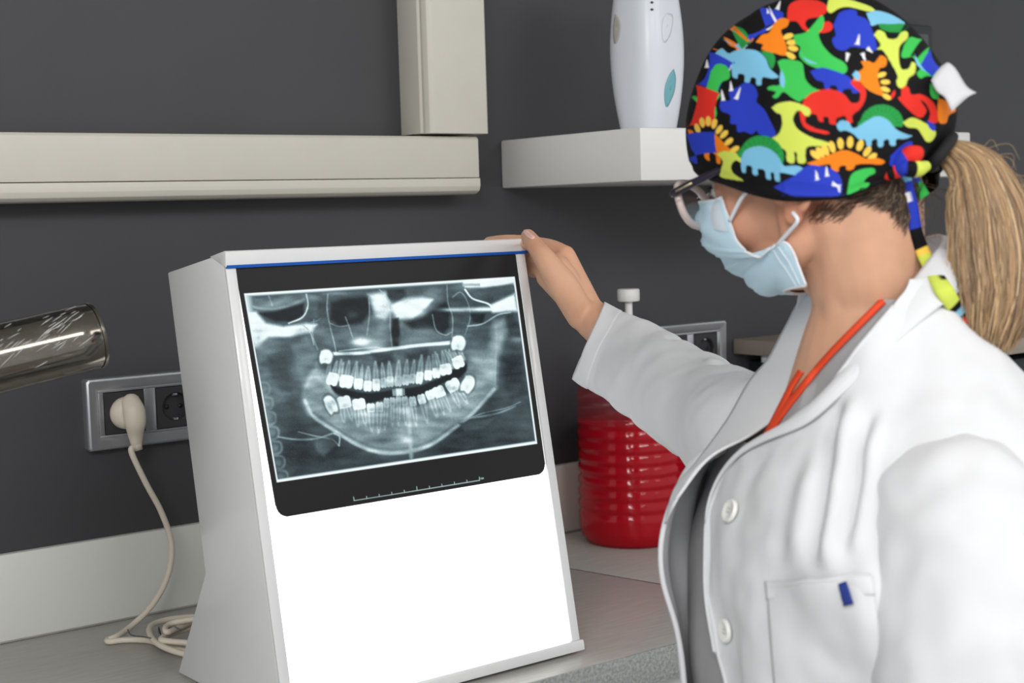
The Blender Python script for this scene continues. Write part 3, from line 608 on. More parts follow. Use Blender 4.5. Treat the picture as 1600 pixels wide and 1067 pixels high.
decal('dimple', np.array([(1042, 20), (1050, 24), (1050, 40), (1044, 60), (1037, 66), (1034, 48), (1036, 30)]), M_DISP, dp, bvh=dbvh, off=0.0006)

# ------------------------------------------------------------------ things behind the person
wf = thing('wall_display', (2.30, WALL_Y, 0.72), 'small dark framed wall display partly hidden behind the patterned cap', 'display')
box('frame', (2.16, WALL_Y-0.022, 0.70), (2.405, WALL_Y-0.0005, 0.855), M_DARK, wf, bev=0.006)
box('screen', (2.18, WALL_Y-0.0235, 0.718), (2.387, WALL_Y-0.0215, 0.837), M_DGREY, wf, bev=0.0005)
eq = thing('equipment_stand', (2.15, 1.64, 0.0), 'beige topped dark cabinet standing on worktop behind the person', 'cabinet')
box('top_board', (1.863, 1.451, 0.2580), (2.62, WALL_Y-0.002, 0.2840), M_BEIGE, eq, bev=0.002)
box('body', (1.90, 1.49, 0.0), (2.60, WALL_Y-0.004, 0.2430), M_DARK, eq, bev=0.003)
for x_, y_ in ((1.885, 1.475), (1.885, 1.78), (2.6, 1.475), (2.6, 1.78)): tube('knob', [(x_, y_, 0.2445), (x_, y_, 0.2585)], 0.009, M_DISP, eq, seg=14)
# ------------------------------------------------------------------ the person
M_SKIN = mat('skin', srgb(214, 166, 138), 0.5, spec=0.35, sss=0.12, mottle=0.05, mscale=40, bump=0.05, bscale=500, attr='print')
M_HAIR = mat('hair', srgb(150, 115, 78), 0.45, attr='print')
M_COAT = mat('coat_cotton', srgb(221, 222, 225), 0.75, spec=0.2, bump=0.10, bscale=700)
M_SCRUB = mat('scrub_cotton', srgb(160, 160, 162), 0.8, spec=0.15, bump=0.1, bscale=600)
M_ORANGE = mat('orange_trim', srgb(226, 70, 30), 0.7)
M_MASK = mat('mask_fabric', srgb(200, 230, 245), 0.8, spec=0.2, bump=0.08, bscale=500)
M_MASKW = mat('mask_trim', srgb(232, 238, 244), 0.75)
M_CAP = mat('cap_print', (1, 1, 1, 1), 0.75, spec=0.2, attr='print', bump=0.06, bscale=800)
M_BUTTON = mat('button_pearl', srgb(240, 240, 236), 0.3)
M_ELASTIC = mat('black_elastic', srgb(24, 24, 27), 0.8)
M_GLFRAME = mat('pink_acetate', srgb(205, 188, 184), 0.2, coat=0.5)
M_TEMPLE = mat('dark_acetate', srgb(42, 38, 52), 0.3)
M_GOLD = mat('gold_inlay', srgb(196, 184, 150), 0.3, metal=0.6)
M_LENS = mat('lens', (1, 1, 1, 1), 0.02, trans=1.0, ior=1.1, alpha=0.25)
M_TROUS = mat('trouser_cotton', srgb(120, 120, 124), 0.8)
M_SHOE = mat('shoe_leather', srgb(230, 230, 230), 0.5)

per = thing('person', (0.86, 0.72, FLOOR_Z), 'person in white coat, dinosaur cap and mask touching the light box', 'person')

# --- head frame (cm units): f forward, l to the person's left, u up
AZ, PT = math.radians(-15), math.radians(11)
HF = np.array([math.sin(AZ)*math.cos(PT), math.cos(AZ)*math.cos(PT), -math.sin(PT)])
HL = np.array([-math.cos(AZ), math.sin(AZ), 0.0]); HU = np.cross(-HL, HF)
EAR = at(1232, 297, 1.085); HC = EAR-HL*0.073
HM = np.stack([HF, HL, HU], 1)                      # columns
def hp(f, l, u): return HC+HM@(np.array([f, l, u])/100)
def hpts(A): return HC+(np.asarray(A, float)/100)@HM.T
def hl(x, y, l):                                     # image point on the head plane at lateral offset l (cm)
    r = ray(x, y); p0 = HC+HL*(l/100); return CAM+r*(((p0-CAM)@HL)/(r@HL))
def tohead(P): return (np.asarray(P)-HC)@HM*100

# --- body: closed pieces fused by a voxel remesh into one surface
parts_V, parts_F = [], []; poff = 0
def addp(V, Fq, caps=None):
    global poff
    F_ = [tuple(dict.fromkeys(int(i) for i in f)) for f in Fq]+([tuple(int(i) for i in f[:3]) for f in caps] if caps is not None else [])
    parts_V.append(np.asarray(V)); parts_F.extend([tuple(i+poff for i in f) for f in F_]); poff += len(V)
def ell(c, rad, rot=None):                           # head-frame ellipsoid, cm
    V, Fq = ellipsoid_arrays(None, (0, 0, 0), rad)
    if rot is not None: V = V@np.array(rot.to_matrix()).T
    V = hpts(V+np.asarray(c, float)); nv = 18; nu = 28; addp(V, Fq); 
    addp(V[:nu], [tuple(range(nu))]); addp(V[-nu:], [tuple(range(nu))[::-1]])
def tb(P, r, n=None, seg=16, r2=None, up0=(0, 0, 1)):
    P = np.asarray(P, float); r = np.broadcast_to(np.asarray(r, float), (len(P),))
    n = n or 6*len(P); t_ = np.linspace(0, 1, n); k = np.linspace(0, 1, len(P)); rr = np.interp(t_, k, r)
    r2i = None if r2 is None else np.interp(t_, k, np.broadcast_to(np.asarray(r2, float), (len(P),)))
    addp(*tube_arrays(spline(P, n), rr, seg, up0, r2i, True))
ell((-0.2, 0, 4.9), (8.4, 6.9, 8.2)); ell((3.4, 0, 1.0), (6.0, 5.9, 6.6)); ell((4.2, 0, -2.6), (4.3, 4.6, 4.6)); ell((6.4, 0, -5.3), (1.7, 2.1, 1.5))
for s in (1, -1):
    tb(hpts([(0.8, 5.2*s, -1.0), (1.2, 5.0*s, -3.8), (3.8, 3.4*s, -5.2), (6.3, 1.2*s, -5.8)]), [0.014, 0.0145, 0.013, 0.012])
    ell((5.6, 3.4*s, -0.8), (2.9, 2.3, 2.8)); ell((7.0, 3.4*s, 3.5), (1.5, 2.7, 1.1)); ell((7.0, 3.2*s, 1.7), (1.3, 1.5, 1.3))
    # ear
    ell((-0.6, 7.45*s, 0.5), (1.5, 0.55, 2.5), Matrix.Rotation(0, 3, 'Z').to_quaternion()); ell((0.0, 7.25*s, -1.9), (0.85, 0.5, 0.8))
    ring = [(-0.3+1.75*math.cos(a_)-0.3, (8.0+0.35*math.cos(a_-2.6))*s, 0.1+2.9*math.sin(a_)) for a_ in np.linspace(-2.0, 1.6, 12)]
    ring = [(-0.5-1.6*math.cos(a_)*1.0, (7.7+0.3*math.cos(a_))*s, 0.5+2.3*math.sin(a_)) for a_ in np.linspace(-1.25, 2.0, 14)]
    tb(hpts(ring), 0.0034, n=40, seg=10)
    ell((0.9, 7.15*s, -0.3), (0.55, 0.45, 0.7))
tb(hpts([(9.0, 0, 2.4), (9.8, 0, 0.6), (10.8, 0, -1.2), (9.8, 0, -2.1)]), [0.007, 0.008, 0.0095, 0.008]); ell((8.4, 0, -3.8), (1.4, 2.3, 1.2))
# neck and shoulders
NB = at(1352, 522, 1.135)                            # base of the neck
TAZ = math.radians(-65); TF = np.array([math.sin(TAZ), math.cos(TAZ), 0]); TRT = np.array([math.cos(TAZ), -math.sin(TAZ), 0]); TL = -TRT; ZV = np.array([0, 0, 1.])
def tp(f, l, z): return np.array([NB[0], NB[1], 0])+TF*f+TL*l+ZV*z         # torso frame, absolute z
nz = NB[2]
tb([hp(-1.4, 0, -1.0), hp(-1.4, 0, -6.5), NB-TF*0.006+ZV*0.02, NB-ZV*0.05], [0.055, 0.0455, 0.0455, 0.062], seg=24)
tb([hp(3.0, 0, -4.5), hp(0.4, 0.4, -8.2), NB+TF*0.008-ZV*0.02], [0.022, 0.024, 0.026], seg=16)
tb([hp(-1.2, 4.4, -2.5), hp(-0.4, 3.0, -8.0), tp(0.036, 0.014, nz-0.045)], [0.016, 0.013, 0.010], seg=12)
# chest and back
for s in (1, -1):
    tb([tp(-0.02, 0.03*s, nz-0.015), tp(-0.02, 0.09*s, nz-0.065), tp(-0.01, 0.135*s, nz-0.11)], [0.036, 0.036, 0.038])
    tb([tp(0.045, 0.012*s, nz-0.065), tp(0.03, 0.12*s, nz-0.070)], [0.009, 0.010], n=10)
V, Fq = ellipsoid_arrays(None, (0, 0, 0), (1, 1, 1)); 
def tell(c, rad):
    V, Fq = ellipsoid_arrays(None, (0, 0, 0), rad); W = np.array([NB[0], NB[1], 0])+(V+np.asarray(c))@np.stack([TF, TL, ZV]); addp(W, Fq); addp(W[:28], [tuple(range(28))]); addp(W[-28:], [tuple(range(28))[::-1]])
tell((-0.01, 0, nz-0.17), (0.088, 0.13, 0.14)); tell((-0.01, 0, nz-0.32), (0.09, 0.13, 0.2)); tell((-0.01, 0, nz-0.52), (0.10, 0.155, 0.15))
# right arm: shoulder, elbow, wrist (reaching the light box)
SHR = tp(0.0, -0.130, nz-0.115); WR = at(928, 500, 1.660); ELR = at(1042, 600, 1.515)
tb([SHR, (SHR+ELR)/2, ELR, ELR*0.55+WR*0.45, WR], [0.040, 0.034, 0.028, 0.024, 0.0225], n=40, seg=20)
# right hand
K = {'i': at(884, 398, 1.690), 'm': at(874, 402, 1.712), 'r': at(862, 416, 1.728), 'p': at(852, 434, 1.738)}
PB = at(905, 478, 1.672)
for k in 'imrp':
    tb([WR, WR*0.55+K[k]*0.45+(PB-WR)*0.1, K[k]], [0.017, 0.0150, 0.0112], n=16, seg=14)
def dorsal(a_, b_): return a_*(1-b_)
thumb = [at(908, 494, 1.655), at(880, 446, 1.640), at(858, 414, 1.640), at(840, 389, 1.662), at(825, 369, 1.690)]
tb(thumb, [0.0165, 0.0175, 0.0135, 0.0108, 0.0088], n=40, seg=16)
tb([at(905, 470, 1.668), at(880, 425, 1.665), at(872, 408, 1.68)], [0.014, 0.013, 0.010], n=20)
top = lambda u, w: L(u, 0.4905, w)+VD*0.0
fi = [K['i'], at(852, 384, 1.718), top(0.352, -0.030)+VD*0.0095, top(0.325, -0.042)+VD*0.0075]
fi = [K['i'], at(858, 386, 1.715), at(818, 379, 1.752), at(790, 377, 1.772), at(764, 378, 1.790)]
fm = [K['m'], at(850, 388, 1.738), at(812, 383, 1.775), at(783, 381.5, 1.795), at(758, 382.5, 1.812)]
tb(fi, [0.0108, 0.0098, 0.0090, 0.0083, 0.0070], n=40); tb(fm, [0.0108, 0.0098, 0.0090, 0.0083, 0.0070], n=40)
fr_ = [K['r'], at(843, 404, 1.752), at(829, 404, 1.785), at(812, 396, 1.81), at(792, 391, 1.825)]
fp_ = [K['p'], at(842, 424, 1.760), at(832, 424, 1.785), at(824, 416, 1.81), at(816, 412, 1.83)]
tb(fr_, [0.0105, 0.0095, 0.0088, 0.0080, 0.0068], n=40); tb(fp_, [0.0092, 0.0082, 0.0076, 0.0070, 0.006], n=40)
# left arm hanging, with a relaxed hand
SHL = tp(-0.01, 0.150, nz-0.125); ELL = tp(-0.03, 0.205, nz-0.34); WL = tp(0.06, 0.20, nz-0.57)
tb([SHL, (SHL+ELL)/2, ELL, ELL*0.55+WL*0.45, WL], [0.040, 0.040, 0.036, 0.033, 0.0235], n=40, seg=20)
hd_ = norm(WL-ELL)
for k, (off_, ln_) in enumerate([(0.030, 0.068), (0.010, 0.078), (-0.010, 0.072), (-0.029, 0.056)]):
    a_ = WL+hd_*0.08+TF*off_; tb([WL+TF*off_*0.4, a_], [0.017, 0.0108], n=12); tb([a_, a_+hd_*ln_*0.45+TRT*0.004, a_+hd_*ln_*0.8+TRT*0.016, a_+hd_*ln_+TRT*0.028], [0.0098, 0.009, 0.008, 0.0068], n=24)
tb([WL+hd_*0.01+TF*0.015, WL+hd_*0.045+TF*0.044+TRT*0.012, WL+hd_*0.085+TF*0.052+TRT*0.022], [0.016, 0.012, 0.0085], n=20)

me = bpy.data.meshes.new('tmp'); me.from_pydata([tuple(map(float, v)) for v in np.vstack(parts_V)], [], parts_F); me.validate()
tmp = bpy.data.objects.new('tmp', me); COL.objects.link(tmp)
rm = tmp.modifiers.new('r', 'REMESH'); rm.mode = 'VOXEL'; rm.voxel_size = 0.0024
sm = tmp.modifiers.new('s', 'SMOOTH'); sm.factor = 0.5; sm.iterations = 5
dg = bpy.context.evaluated_depsgraph_get(); bme = bpy.data.meshes.new_from_object(tmp.evaluated_get(dg)); bpy.data.objects.remove(tmp)
bme.name = 'body'
bV = np.zeros(len(bme.vertices)*3, dtype=np.float32); bme.vertices.foreach_get('co', bV); bV = bV.reshape(-1, 3).astype(float)
# skin tones that belong to the skin: redder cheek and knuckles
sk = np.tile(np.array(srgb(213, 165, 136)[:3]), (len(bV), 1)); hc_ = tohead(bV)
def tint(c, r, col, a_):
    global sk
    k = a_*np.exp(-(np.linalg.norm(hc_-np.asarray(c), axis=1)/r)**2)[:, None]; sk = sk*(1-k)+np.array(srgb(*col)[:3])*k
tint((6.5, 5.5, -2), 3.5, (208, 146, 122), .7); tint((0, 7.5, -1.5), 2.2, (214, 140, 112), .7); tint((8.5, 4, 2.5), 1.6, (170, 122, 104), .6)
for p_ in (at(842, 387, 1.66), K['i'], K['m']): 
    k = 0.45*np.exp(-(np.linalg.norm(bV-p_, axis=1)/0.012)**2)[:, None]; sk = sk*(1-k)+np.array(srgb(214, 146, 112)[:3])*k
a = bme.color_attributes.new('print', 'FLOAT_COLOR', 'POINT'); a.data.foreach_set('color', np.hstack([sk, np.ones((len(sk), 1))]).astype(np.float32).ravel())
bme.polygons.foreach_set('use_smooth', np.ones(len(bme.polygons), dtype=bool))
for m_ in list(bme.materials): bme.materials.pop()
body = link('body', bme, M_SKIN, per)
fbvh = BVHTree.FromPolygons([tuple(v) for v in bV], [tuple(p.vertices) for p in bme.polygons])
# thumb nail
M_NAIL = mat('nail', srgb(232, 188, 176), 0.25, coat=0.4)
decal('thumb_nail', np.array([(817, 358), (822, 359), (831, 366), (836, 371), (830, 374), (824, 371), (818, 364)]), M_NAIL, body, bvh=fbvh, off=0.0005, n=28)
# eyes and brow
for s in (1, -1):
    V, Fq = ellipsoid_arrays(None, (0, 0, 0), (1.15, 1.15, 1.15), 20, 14); V = hpts(V+np.array([7.45, 3.2*s, 1.7])); mesh('eye', V, Fq, mat('eye_white', srgb(225, 222, 220), 0.2), body)
    tube('eyelashes', hpts([(8.0, 4.4*s, 2.0), (8.8, 3.6*s, 2.1), (8.9, 2.6*s, 2.1)]), 0.0012, M_ELASTIC, body, n=12, seg=6)
    tube('eyebrow', hpts([(7.6, 5.4*s, 3.7), (8.5, 4.0*s, 4.2), (8.8, 2.0*s, 4.0)]), [0.001, 0.0022, 0.002], mat('brow_hair', srgb(74, 52, 40), 0.7), body, n=14, seg=6)

# ------------------------------------------------------------------ cap
NU_, NV_ = 820, 330
az_ = np.linspace(-math.pi, math.pi, NU_, endpoint=False)          # 0 = forward, + to the person's left
brim_pts = np.array([(-180, 0.8), (-150, -0.4), (-120, -1.5), (-90, -1.0), (-60, 0.9), (-30, 3.2), (0, 4.2), (30, 3.2), (60, 0.9), (90, -1.0), (120, -1.5), (150, -0.4), (180, 0.8)])
brim = np.interp(np.degrees(az_), brim_pts[:, 0], brim_pts[:, 1])
kk = np.hanning(61); kk /= kk.sum(); brim = np.convolve(np.concatenate([brim[-30:], brim, brim[:30]]), kk, 'valid')
def cap_point(azg, s):
    """s 0 at crown, 1 at brim; returns head-frame cm"""
    c, n = np.cos(azg), np.sin(azg)
    back = np.clip(-c, 0, 1)
    ztop = 15.0; zb = np.interp(azg, az_, brim)
    ang = s*math.pi/2*1.06
    rf = np.where(c > 0, 11.3, 10.0+0.7*back); rl_ = 8.9
    R = 1/np.sqrt((c/rf)**2+(n/rl_)**2)
    pr = np.sin(np.clip(ang, 0, math.pi/2))**0.75
    over = np.clip((s-0.943)/0.057, 0, 1)
    r = R*pr*(1-0.035*over)
    r = r*(1-0.27*back*smoothstep(0.60, 1.0, s))
    z = zb+(ztop-zb)*np.cos(s*math.pi/2)**(0.95+0.75*back**1.2)
    f = r*c-0.6; l = r*n
    return np.stack([f, l, z], -1)
S_, A_ = np.meshgrid(np.linspace(0.004, 1, NV_), az_, indexing='ij')
CP = cap_point(A_, S_).reshape(-1, 3)
# soft wrinkles and gathers
wn = vnoise(CP[::1]*np.array([1, 1, 1]), 0.22, 1.3)*0.28 if False else None
th_ = A_.ravel(); ss = S_.ravel()
wr = 0.10*np.sin(th_*5+ss*6)+0.07*np.sin(th_*9-ss*11+1)+0.16*np.sin(th_*16+2.2*np.sin(ss*7))*np.clip(-np.cos(th_), 0, 1)**1.5*smoothstep(.4, .95, ss)
nrm = CP-np.array([0, 0, 5.0]); nrm /= np.linalg.norm(nrm, axis=1)[:, None]
CP = CP+nrm*wr[:, None]*smoothstep(0.02, 0.2, ss)[:, None]
# turned hem
hem = np.exp(-((ss-0.985)/0.012)**2); CP = CP+nrm*(0.10*hem)[:, None]
capV = hpts(CP)
capF = grid_faces(NV_, NU_, True)
cbvh = BVHTree.FromPolygons([tuple(v) for v in capV[::1]], [tuple(int(i) for i in f) for f in capF[::1]]) if False else None
# coarse copy for placing the print
sub = (np.arange(0, NV_, 6)[:, None]*NU_+np.arange(0, NU_, 8)[None, :]); cV = capV[sub.ravel()]; ns_, nc_ = sub.shape
cbvh = BVHTree.FromPolygons([tuple(v) for v in cV], [tuple(int(i) for i in f) for f in grid_faces(ns_, nc_, True)])
# fabric coordinates: azimuthal map of directions about a point on the left of the head
c0 = norm([-0.38, 0.88, 0.28]); e1 = norm(np.cross([0, 0, 1.0], c0)); e2 = np.cross(c0, e1)
def fabric(Ph):
    d = Ph-np.array([-1.0, 0, 5.0]); d = d/np.linalg.norm(d, axis=1)[:, None]
    cosr = d@c0; r = np.arccos(np.clip(cosr, -1, 1)); x, y = d@e1, d@e2; q_ = np.sqrt(x*x+y*y)+1e-9
    r = np.where(r > 1.9, 3.8-r, r)                   # the far side repeats the print
    return np.stack([r*x/q_, r*y/q_], -1)*100
FAB = fabric(CP)
def onfab(x, y):
    """photo crop units -> fabric coordinates through the cap surface"""
    X_, Y_ = 1000+x/2.6667, y/2.6667; h = cbvh.ray_cast(Vector(CAM), Vector(ray(X_, Y_)))
    if h[0] is None: h = cbvh.find_nearest(Vector(CAM+ray(X_, Y_)*1.12))
    return fabric(tohead(np.array(h[0]))[None])[0]
ink = {'k': (16, 16, 18), 'b': (44, 64, 190), 'r': (224, 50, 40), 'g': (62, 190, 84), 'dg': (40, 150, 70), 'y': (206, 220, 92), 'o': (238, 130, 28), 'c': (124, 190, 222), 'w': (236, 236, 240), 'py': (244, 202, 84)}
cap_col = np.tile(np.array(srgb(*ink['k'])[:3]), (len(CP), 1))
def dino(col, pts, sm=None):
    sm = len(pts)*4 if sm is None else sm
    P = np.array([onfab(*p) for p in (spline(np.vstack([pts, pts[:1]]), sm)[:-1] if sm else pts)])
    pq = Paint(FAB[:, 0], FAB[:, 1]); pq.poly(P, 1.0, soft=0.22)
    global cap_col
    i = pq.v > 0.001; cap_col[i] = cap_col[i]*(1-pq.v[i, None])+np.array(srgb(*ink[col])[:3])*pq.v[i, None]
def fan(col, cx, cy, rx, ry, a0, a1):
    global cap_col
    dino_arc(col, cx, cy, rx, ry, a0, a1)
    for a in np.linspace(a0, a1, 15)[1:-1]:
        q = math.radians(a); P = np.array([onfab(cx+rx*k_*math.cos(q), cy-ry*k_*math.sin(q)) for k_ in (.62, .97)]); pq = Paint(FAB[:, 0], FAB[:, 1]); pq.seg(P, 0.5, .8, soft=.25); i = pq.v > .001
        cap_col[i] = cap_col[i]*(1-pq.v[i, None])+np.array(srgb(24, 104, 52)[:3])*pq.v[i, None]
def dino_arc(col, cx, cy, rx, ry, a0, a1): dino(col, [(cx+rx*math.cos(math.radians(a)), cy-ry*math.sin(math.radians(a))) for a in np.linspace(a0, a1, 10)])
def petals(col, pts, rad):
    for (x, y, a) in pts:
        c, s = math.cos(math.radians(a)), math.sin(math.radians(a)); dino(col, [(x+rad*1.35*math.cos(t_)*c-rad*.7*math.sin(t_)*s, y-rad*1.35*math.cos(t_)*s-rad*.7*math.sin(t_)*c) for t_ in np.linspace(0, 6.28, 8)[:-1]])
def horns(pts):
    for (x, y, a, ln_) in pts:
        c, s = math.cos(math.radians(a)), -math.sin(math.radians(a)); dino('w', [(x-s*8, y+c*8), (x+c*ln_, y+s*ln_), (x+s*8+c*4, y-c*8+s*4), (x+s*12, y-c*12)])
# --- row by row
dino('b', [(385, 110), (420, 70), (500, 40), (560, 45), (600, 60), (585, 95), (540, 110), (500, 135), (450, 150), (400, 145)]); horns([(540, 60, 100, 45), (575, 45, 70, 40), (480, 30, 60, 40)])
dino('r', [(615, 60), (625, 25), (665, 5), (730, 5), (775, 25), (778, 55), (745, 75), (700, 85), (690, 110), (715, 132), (755, 128), (765, 100), (790, 95), (803, 118), (785, 138), (735, 142), (685, 130), (655, 95), (620, 92)])
dino('y', [(790, -10), (870, 5), (950, 30), (975, 50), (940, 52), (870, 35), (830, 40), (795, 60), (780, 40)])
dino('b', [(805, 110), (830, 60), (870, 45), (900, 50), (905, 70), (940, 85), (965, 130), (985, 195), (975, 215), (930, 205), (880, 200), (850, 215), (815, 205), (800, 170), (815, 150)]); horns([(865, 225, -100, 40), (905, 190, 80, 45), (925, 225, -70, 40), (945, 205, -40, 30)])
dino('c', [(940, 60), (985, 50), (1040, 65), (1085, 90), (1095, 105), (1010, 105), (960, 100)]); fan('dg', 1055, 105, 65, 35, 180, 360); dino('c', [(955, 90), (985, 105), (960, 112)])
dino('o', [(485, 180), (510, 150), (540, 140), (560, 105), (590, 80), (622, 88), (615, 115), (590, 130), (600, 160), (615, 205), (605, 235), (560, 225), (510, 210), (515, 190)])
petals('py', [(620, 155, 20), (635, 180, 5), (640, 205, -10), (630, 235, -30)], 17)
dino('o', [(295, 160), (330, 120), (380, 100), (400, 80), (412, 92), (380, 125), (345, 140), (375, 190), (405, 205), (395, 230), (330, 215), (300, 200)]); dino('c', [(325, 150), (370, 120), (405, 150), (410, 190), (370, 180)]); fan('dg', 400, 165, 55, 50, -60, 110); dino('y', [(260, 180), (290, 140), (305, 125), (300, 150), (270, 190)])
dino('g', [(640, 150), (690, 140), (720, 110), (755, 70), (768, 85), (760, 125), (745, 145), (760, 190), (800, 235), (850, 265), (862, 295), (840, 312), (780, 300), (730, 285), (690, 265), (665, 235), (670, 200), (650, 185)])
dino('c', [(665, 215), (690, 245), (740, 268), (700, 262)])
dino('y', [(972, 150), (990, 130), (1015, 140), (1030, 165), (1065, 165), (1085, 140), (1110, 138), (1110, 165), (1080, 195), (1075, 240), (1085, 290), (1115, 290), (1130, 262), (1145, 275), (1140, 310), (1115, 330), (1100, 365), (1075, 368), (1065, 345), (1070, 320), (1045, 270), (1010, 215), (985, 210), (1000, 190)])
dino('g', [(1095, 195), (1120, 160), (1150, 165), (1185, 175), (1200, 200), (1195, 225), (1215, 260), (1235, 300), (1225, 325), (1190, 320), (1165, 330), (1150, 310), (1165, 285), (1140, 240), (1110, 245), (1085, 240)]); dino('c', [(1140, 230), (1165, 275), (1190, 305), (1150, 275)])
dino('c', [(318, 225), (345, 205), (372, 225), (400, 215), (440, 208), (490, 215), (525, 245), (545, 290), (580, 322), (555, 330), (515, 325), (510, 355), (490, 355), (487, 330), (468, 325), (460, 345), (440, 343), (440, 315), (415, 310), (410, 328), (390, 322), (385, 290), (365, 265), (335, 245)]); dino('dg', [(505, 215), (555, 225), (565, 260), (550, 290), (530, 250)])
dino('b', [(250, 230), (275, 200), (290, 210), (295, 260), (280, 320), (250, 350), (215, 345), (225, 290)]); horns([(262, 240, 90, 35), (285, 285, 90, 35)])
dino('g', [(300, 300), (325, 270), (360, 275), (378, 300), (375, 330), (345, 345), (330, 380), (340, 400), (320, 430), (325, 480), (300, 505), (285, 490), (255, 500), (262, 460), (245, 430), (215, 400), (240, 405), (275, 380), (290, 340)])
dino('r', [(190, 480), (205, 430), (220, 360), (240, 360), (245, 410), (235, 460), (215, 520), (195, 525)])
dino('g', [(575, 260), (600, 250), (650, 255), (680, 270), (690, 330), (720, 365), (760, 382), (735, 395), (690, 410), (665, 425), (635, 410), (600, 385), (575, 410), (555, 405), (570, 385), (535, 375), (545, 360), (585, 355), (590, 310)]); dino('c', [(590, 290), (605, 330), (600, 370), (583, 340)])
dino('b', [(710, 300), (760, 285), (830, 305), (870, 325), (905, 365), (912, 385), (885, 392), (880, 375), (850, 375), (845, 388), (825, 385), (820, 362), (795, 360), (790, 375), (770, 370), (765, 345), (735, 335)])
dino('o', [(885, 340), (900, 310), (930, 285), (920, 260), (950, 258), (975, 265), (1000, 235), (1025, 250), (1020, 280), (995, 290), (990, 330), (1000, 370), (1015, 400), (985, 395), (945, 375), (915, 345)]); petals('py', [(1005, 315, 20), (1020, 345, 0), (1020, 375, -20), (1025, 405, -30)], 15); dino('c', [(882, 315), (900, 298), (915, 320), (905, 340)])
dino('b', [(335, 440), (345, 420), (380, 420), (375, 385), (410, 365), (445, 345), (480, 360), (495, 395), (490, 425), (520, 455), (545, 500), (570, 560), (540, 570), (500, 560), (490, 545), (470, 560), (440, 550), (410, 550), (405, 520), (380, 515), (380, 480), (345, 465)]); horns([(352, 420, 100, 48), (385, 380, 95, 42), (405, 415, 70, 55)])
dino('r', [(665, 470), (690, 410), (740, 380), (800, 375), (850, 395), (880, 430), (910, 425), (915, 390), (895, 370), (875, 345), (905, 342), (935, 370), (938, 410), (915, 455), (885, 480), (885, 510), (865, 512), (855, 485), (820, 495), (815, 520), (790, 515), (785, 490), (765, 490), (765, 508), (745, 505), (735, 480), (700, 480), (690, 510), (730, 535), (785, 550), (780, 560), (720, 550), (680, 525)])
dino('r', [(1070, 410), (1085, 400), (1085, 375), (1105, 360), (1120, 375), (1125, 395), (1170, 395), (1215, 425), (1235, 470), (1232, 510), (1200, 505), (1205, 470), (1185, 430), (1165, 420), (1190, 460), (1170, 490), (1140, 480), (1100, 445)]); dino('r', [(1040, 400), (1058, 378), (1060, 395), (1045, 415)])
dino('y', [(552, 450), (580, 432), (635, 425), (680, 440), (710, 458), (705, 485), (685, 480), (670, 462), (650, 470), (640, 500), (660, 540), (720, 575), (790, 595), (810, 605), (760, 610), (700, 612), (690, 645), (690, 678), (660, 678), (655, 640), (645, 635), (645, 678), (615, 672), (610, 630), (580, 610), (550, 580), (580, 560), (595, 520), (590, 480), (570, 470)])
fan('dg', 1005, 515, 88, 78, -10, 190); dino('c', [(818, 520), (840, 502), (870, 510), (890, 535), (940, 505), (985, 485), (1030, 500), (1065, 540), (1110, 560), (1130, 565), (1100, 578), (1065, 580), (1060, 605), (1040, 605), (1035, 582), (1015, 585), (1010, 610), (990, 610), (985, 580), (965, 585), (960, 608), (942, 606), (935, 582), (910, 580), (890, 560), (860, 545), (830, 545)])
dino('o', [(205, 540), (225, 545), (240, 570), (280, 555), (315, 555), (350, 590), (385, 625), (410, 640), (375, 645), (345, 650), (340, 680), (325, 678), (320, 645), (295, 635), (295, 670), (275, 655), (270, 625), (245, 615), (240, 640), (228, 610), (215, 580)])
petals('py', [(245, 535, 110), (265, 510, 100), (290, 505, 90), (315, 515, 75), (335, 540, 55), (355, 560, 45), (375, 590, 40), (400, 622, 30)], 16)
dino('b', [(185, 540), (200, 560), (220, 620), (240, 650), (245, 680), (215, 665), (190, 620)])
dino('y', [(325, 640), (360, 628), (410, 640), (445, 665), (440, 688), (405, 668), (385, 690), (395, 720), (435, 750), (400, 748), (340, 735), (345, 700), (350, 670)])
fan('dg', 510, 655, 92, 90, -45, 180); dino('c', [(425, 665), (440, 630), (480, 612), (530, 615), (575, 645), (600, 690), (640, 690), (670, 695), (688, 712), (670, 730), (640, 728), (600, 720), (585, 722), (588, 752), (568, 752), (562, 722), (548, 722), (550, 745), (530, 742), (522, 710), (495, 705), (495, 728), (475, 725), (470, 695), (448, 690), (445, 718), (428, 712)])
petals('py', [(730, 645, 140), (750, 635, 125), (772, 625, 115), (800, 612, 105), (835, 598, 95), (875, 592, 85), (915, 605, 70), (945, 630, 55), (965, 655, 40)], 19); dino('o', [(695, 680), (740, 665), (790, 645), (850, 625), (900, 640), (940, 660), (990, 658), (1018, 672), (1000, 685), (950, 682), (900, 685), (885, 705), (860, 708), (855, 690), (830, 695), (825, 715), (800, 708), (790, 685), (750, 690), (720, 690)])
dino('b', [(560, 780), (600, 755), (640, 735), (700, 690), (760, 695), (800, 705), (835, 740), (835, 810), (770, 818), (680, 822), (610, 805)]); horns([(740, 750, 100, 42), (780, 735, 95, 42), (800, 765, -20, 32), (825, 770, -80, 35)])
dino('g', [(860, 810), (865, 770), (880, 725), (920, 705), (970, 700), (978, 720), (950, 735), (930, 755), (955, 762), (945, 778), (915, 785), (900, 800)])
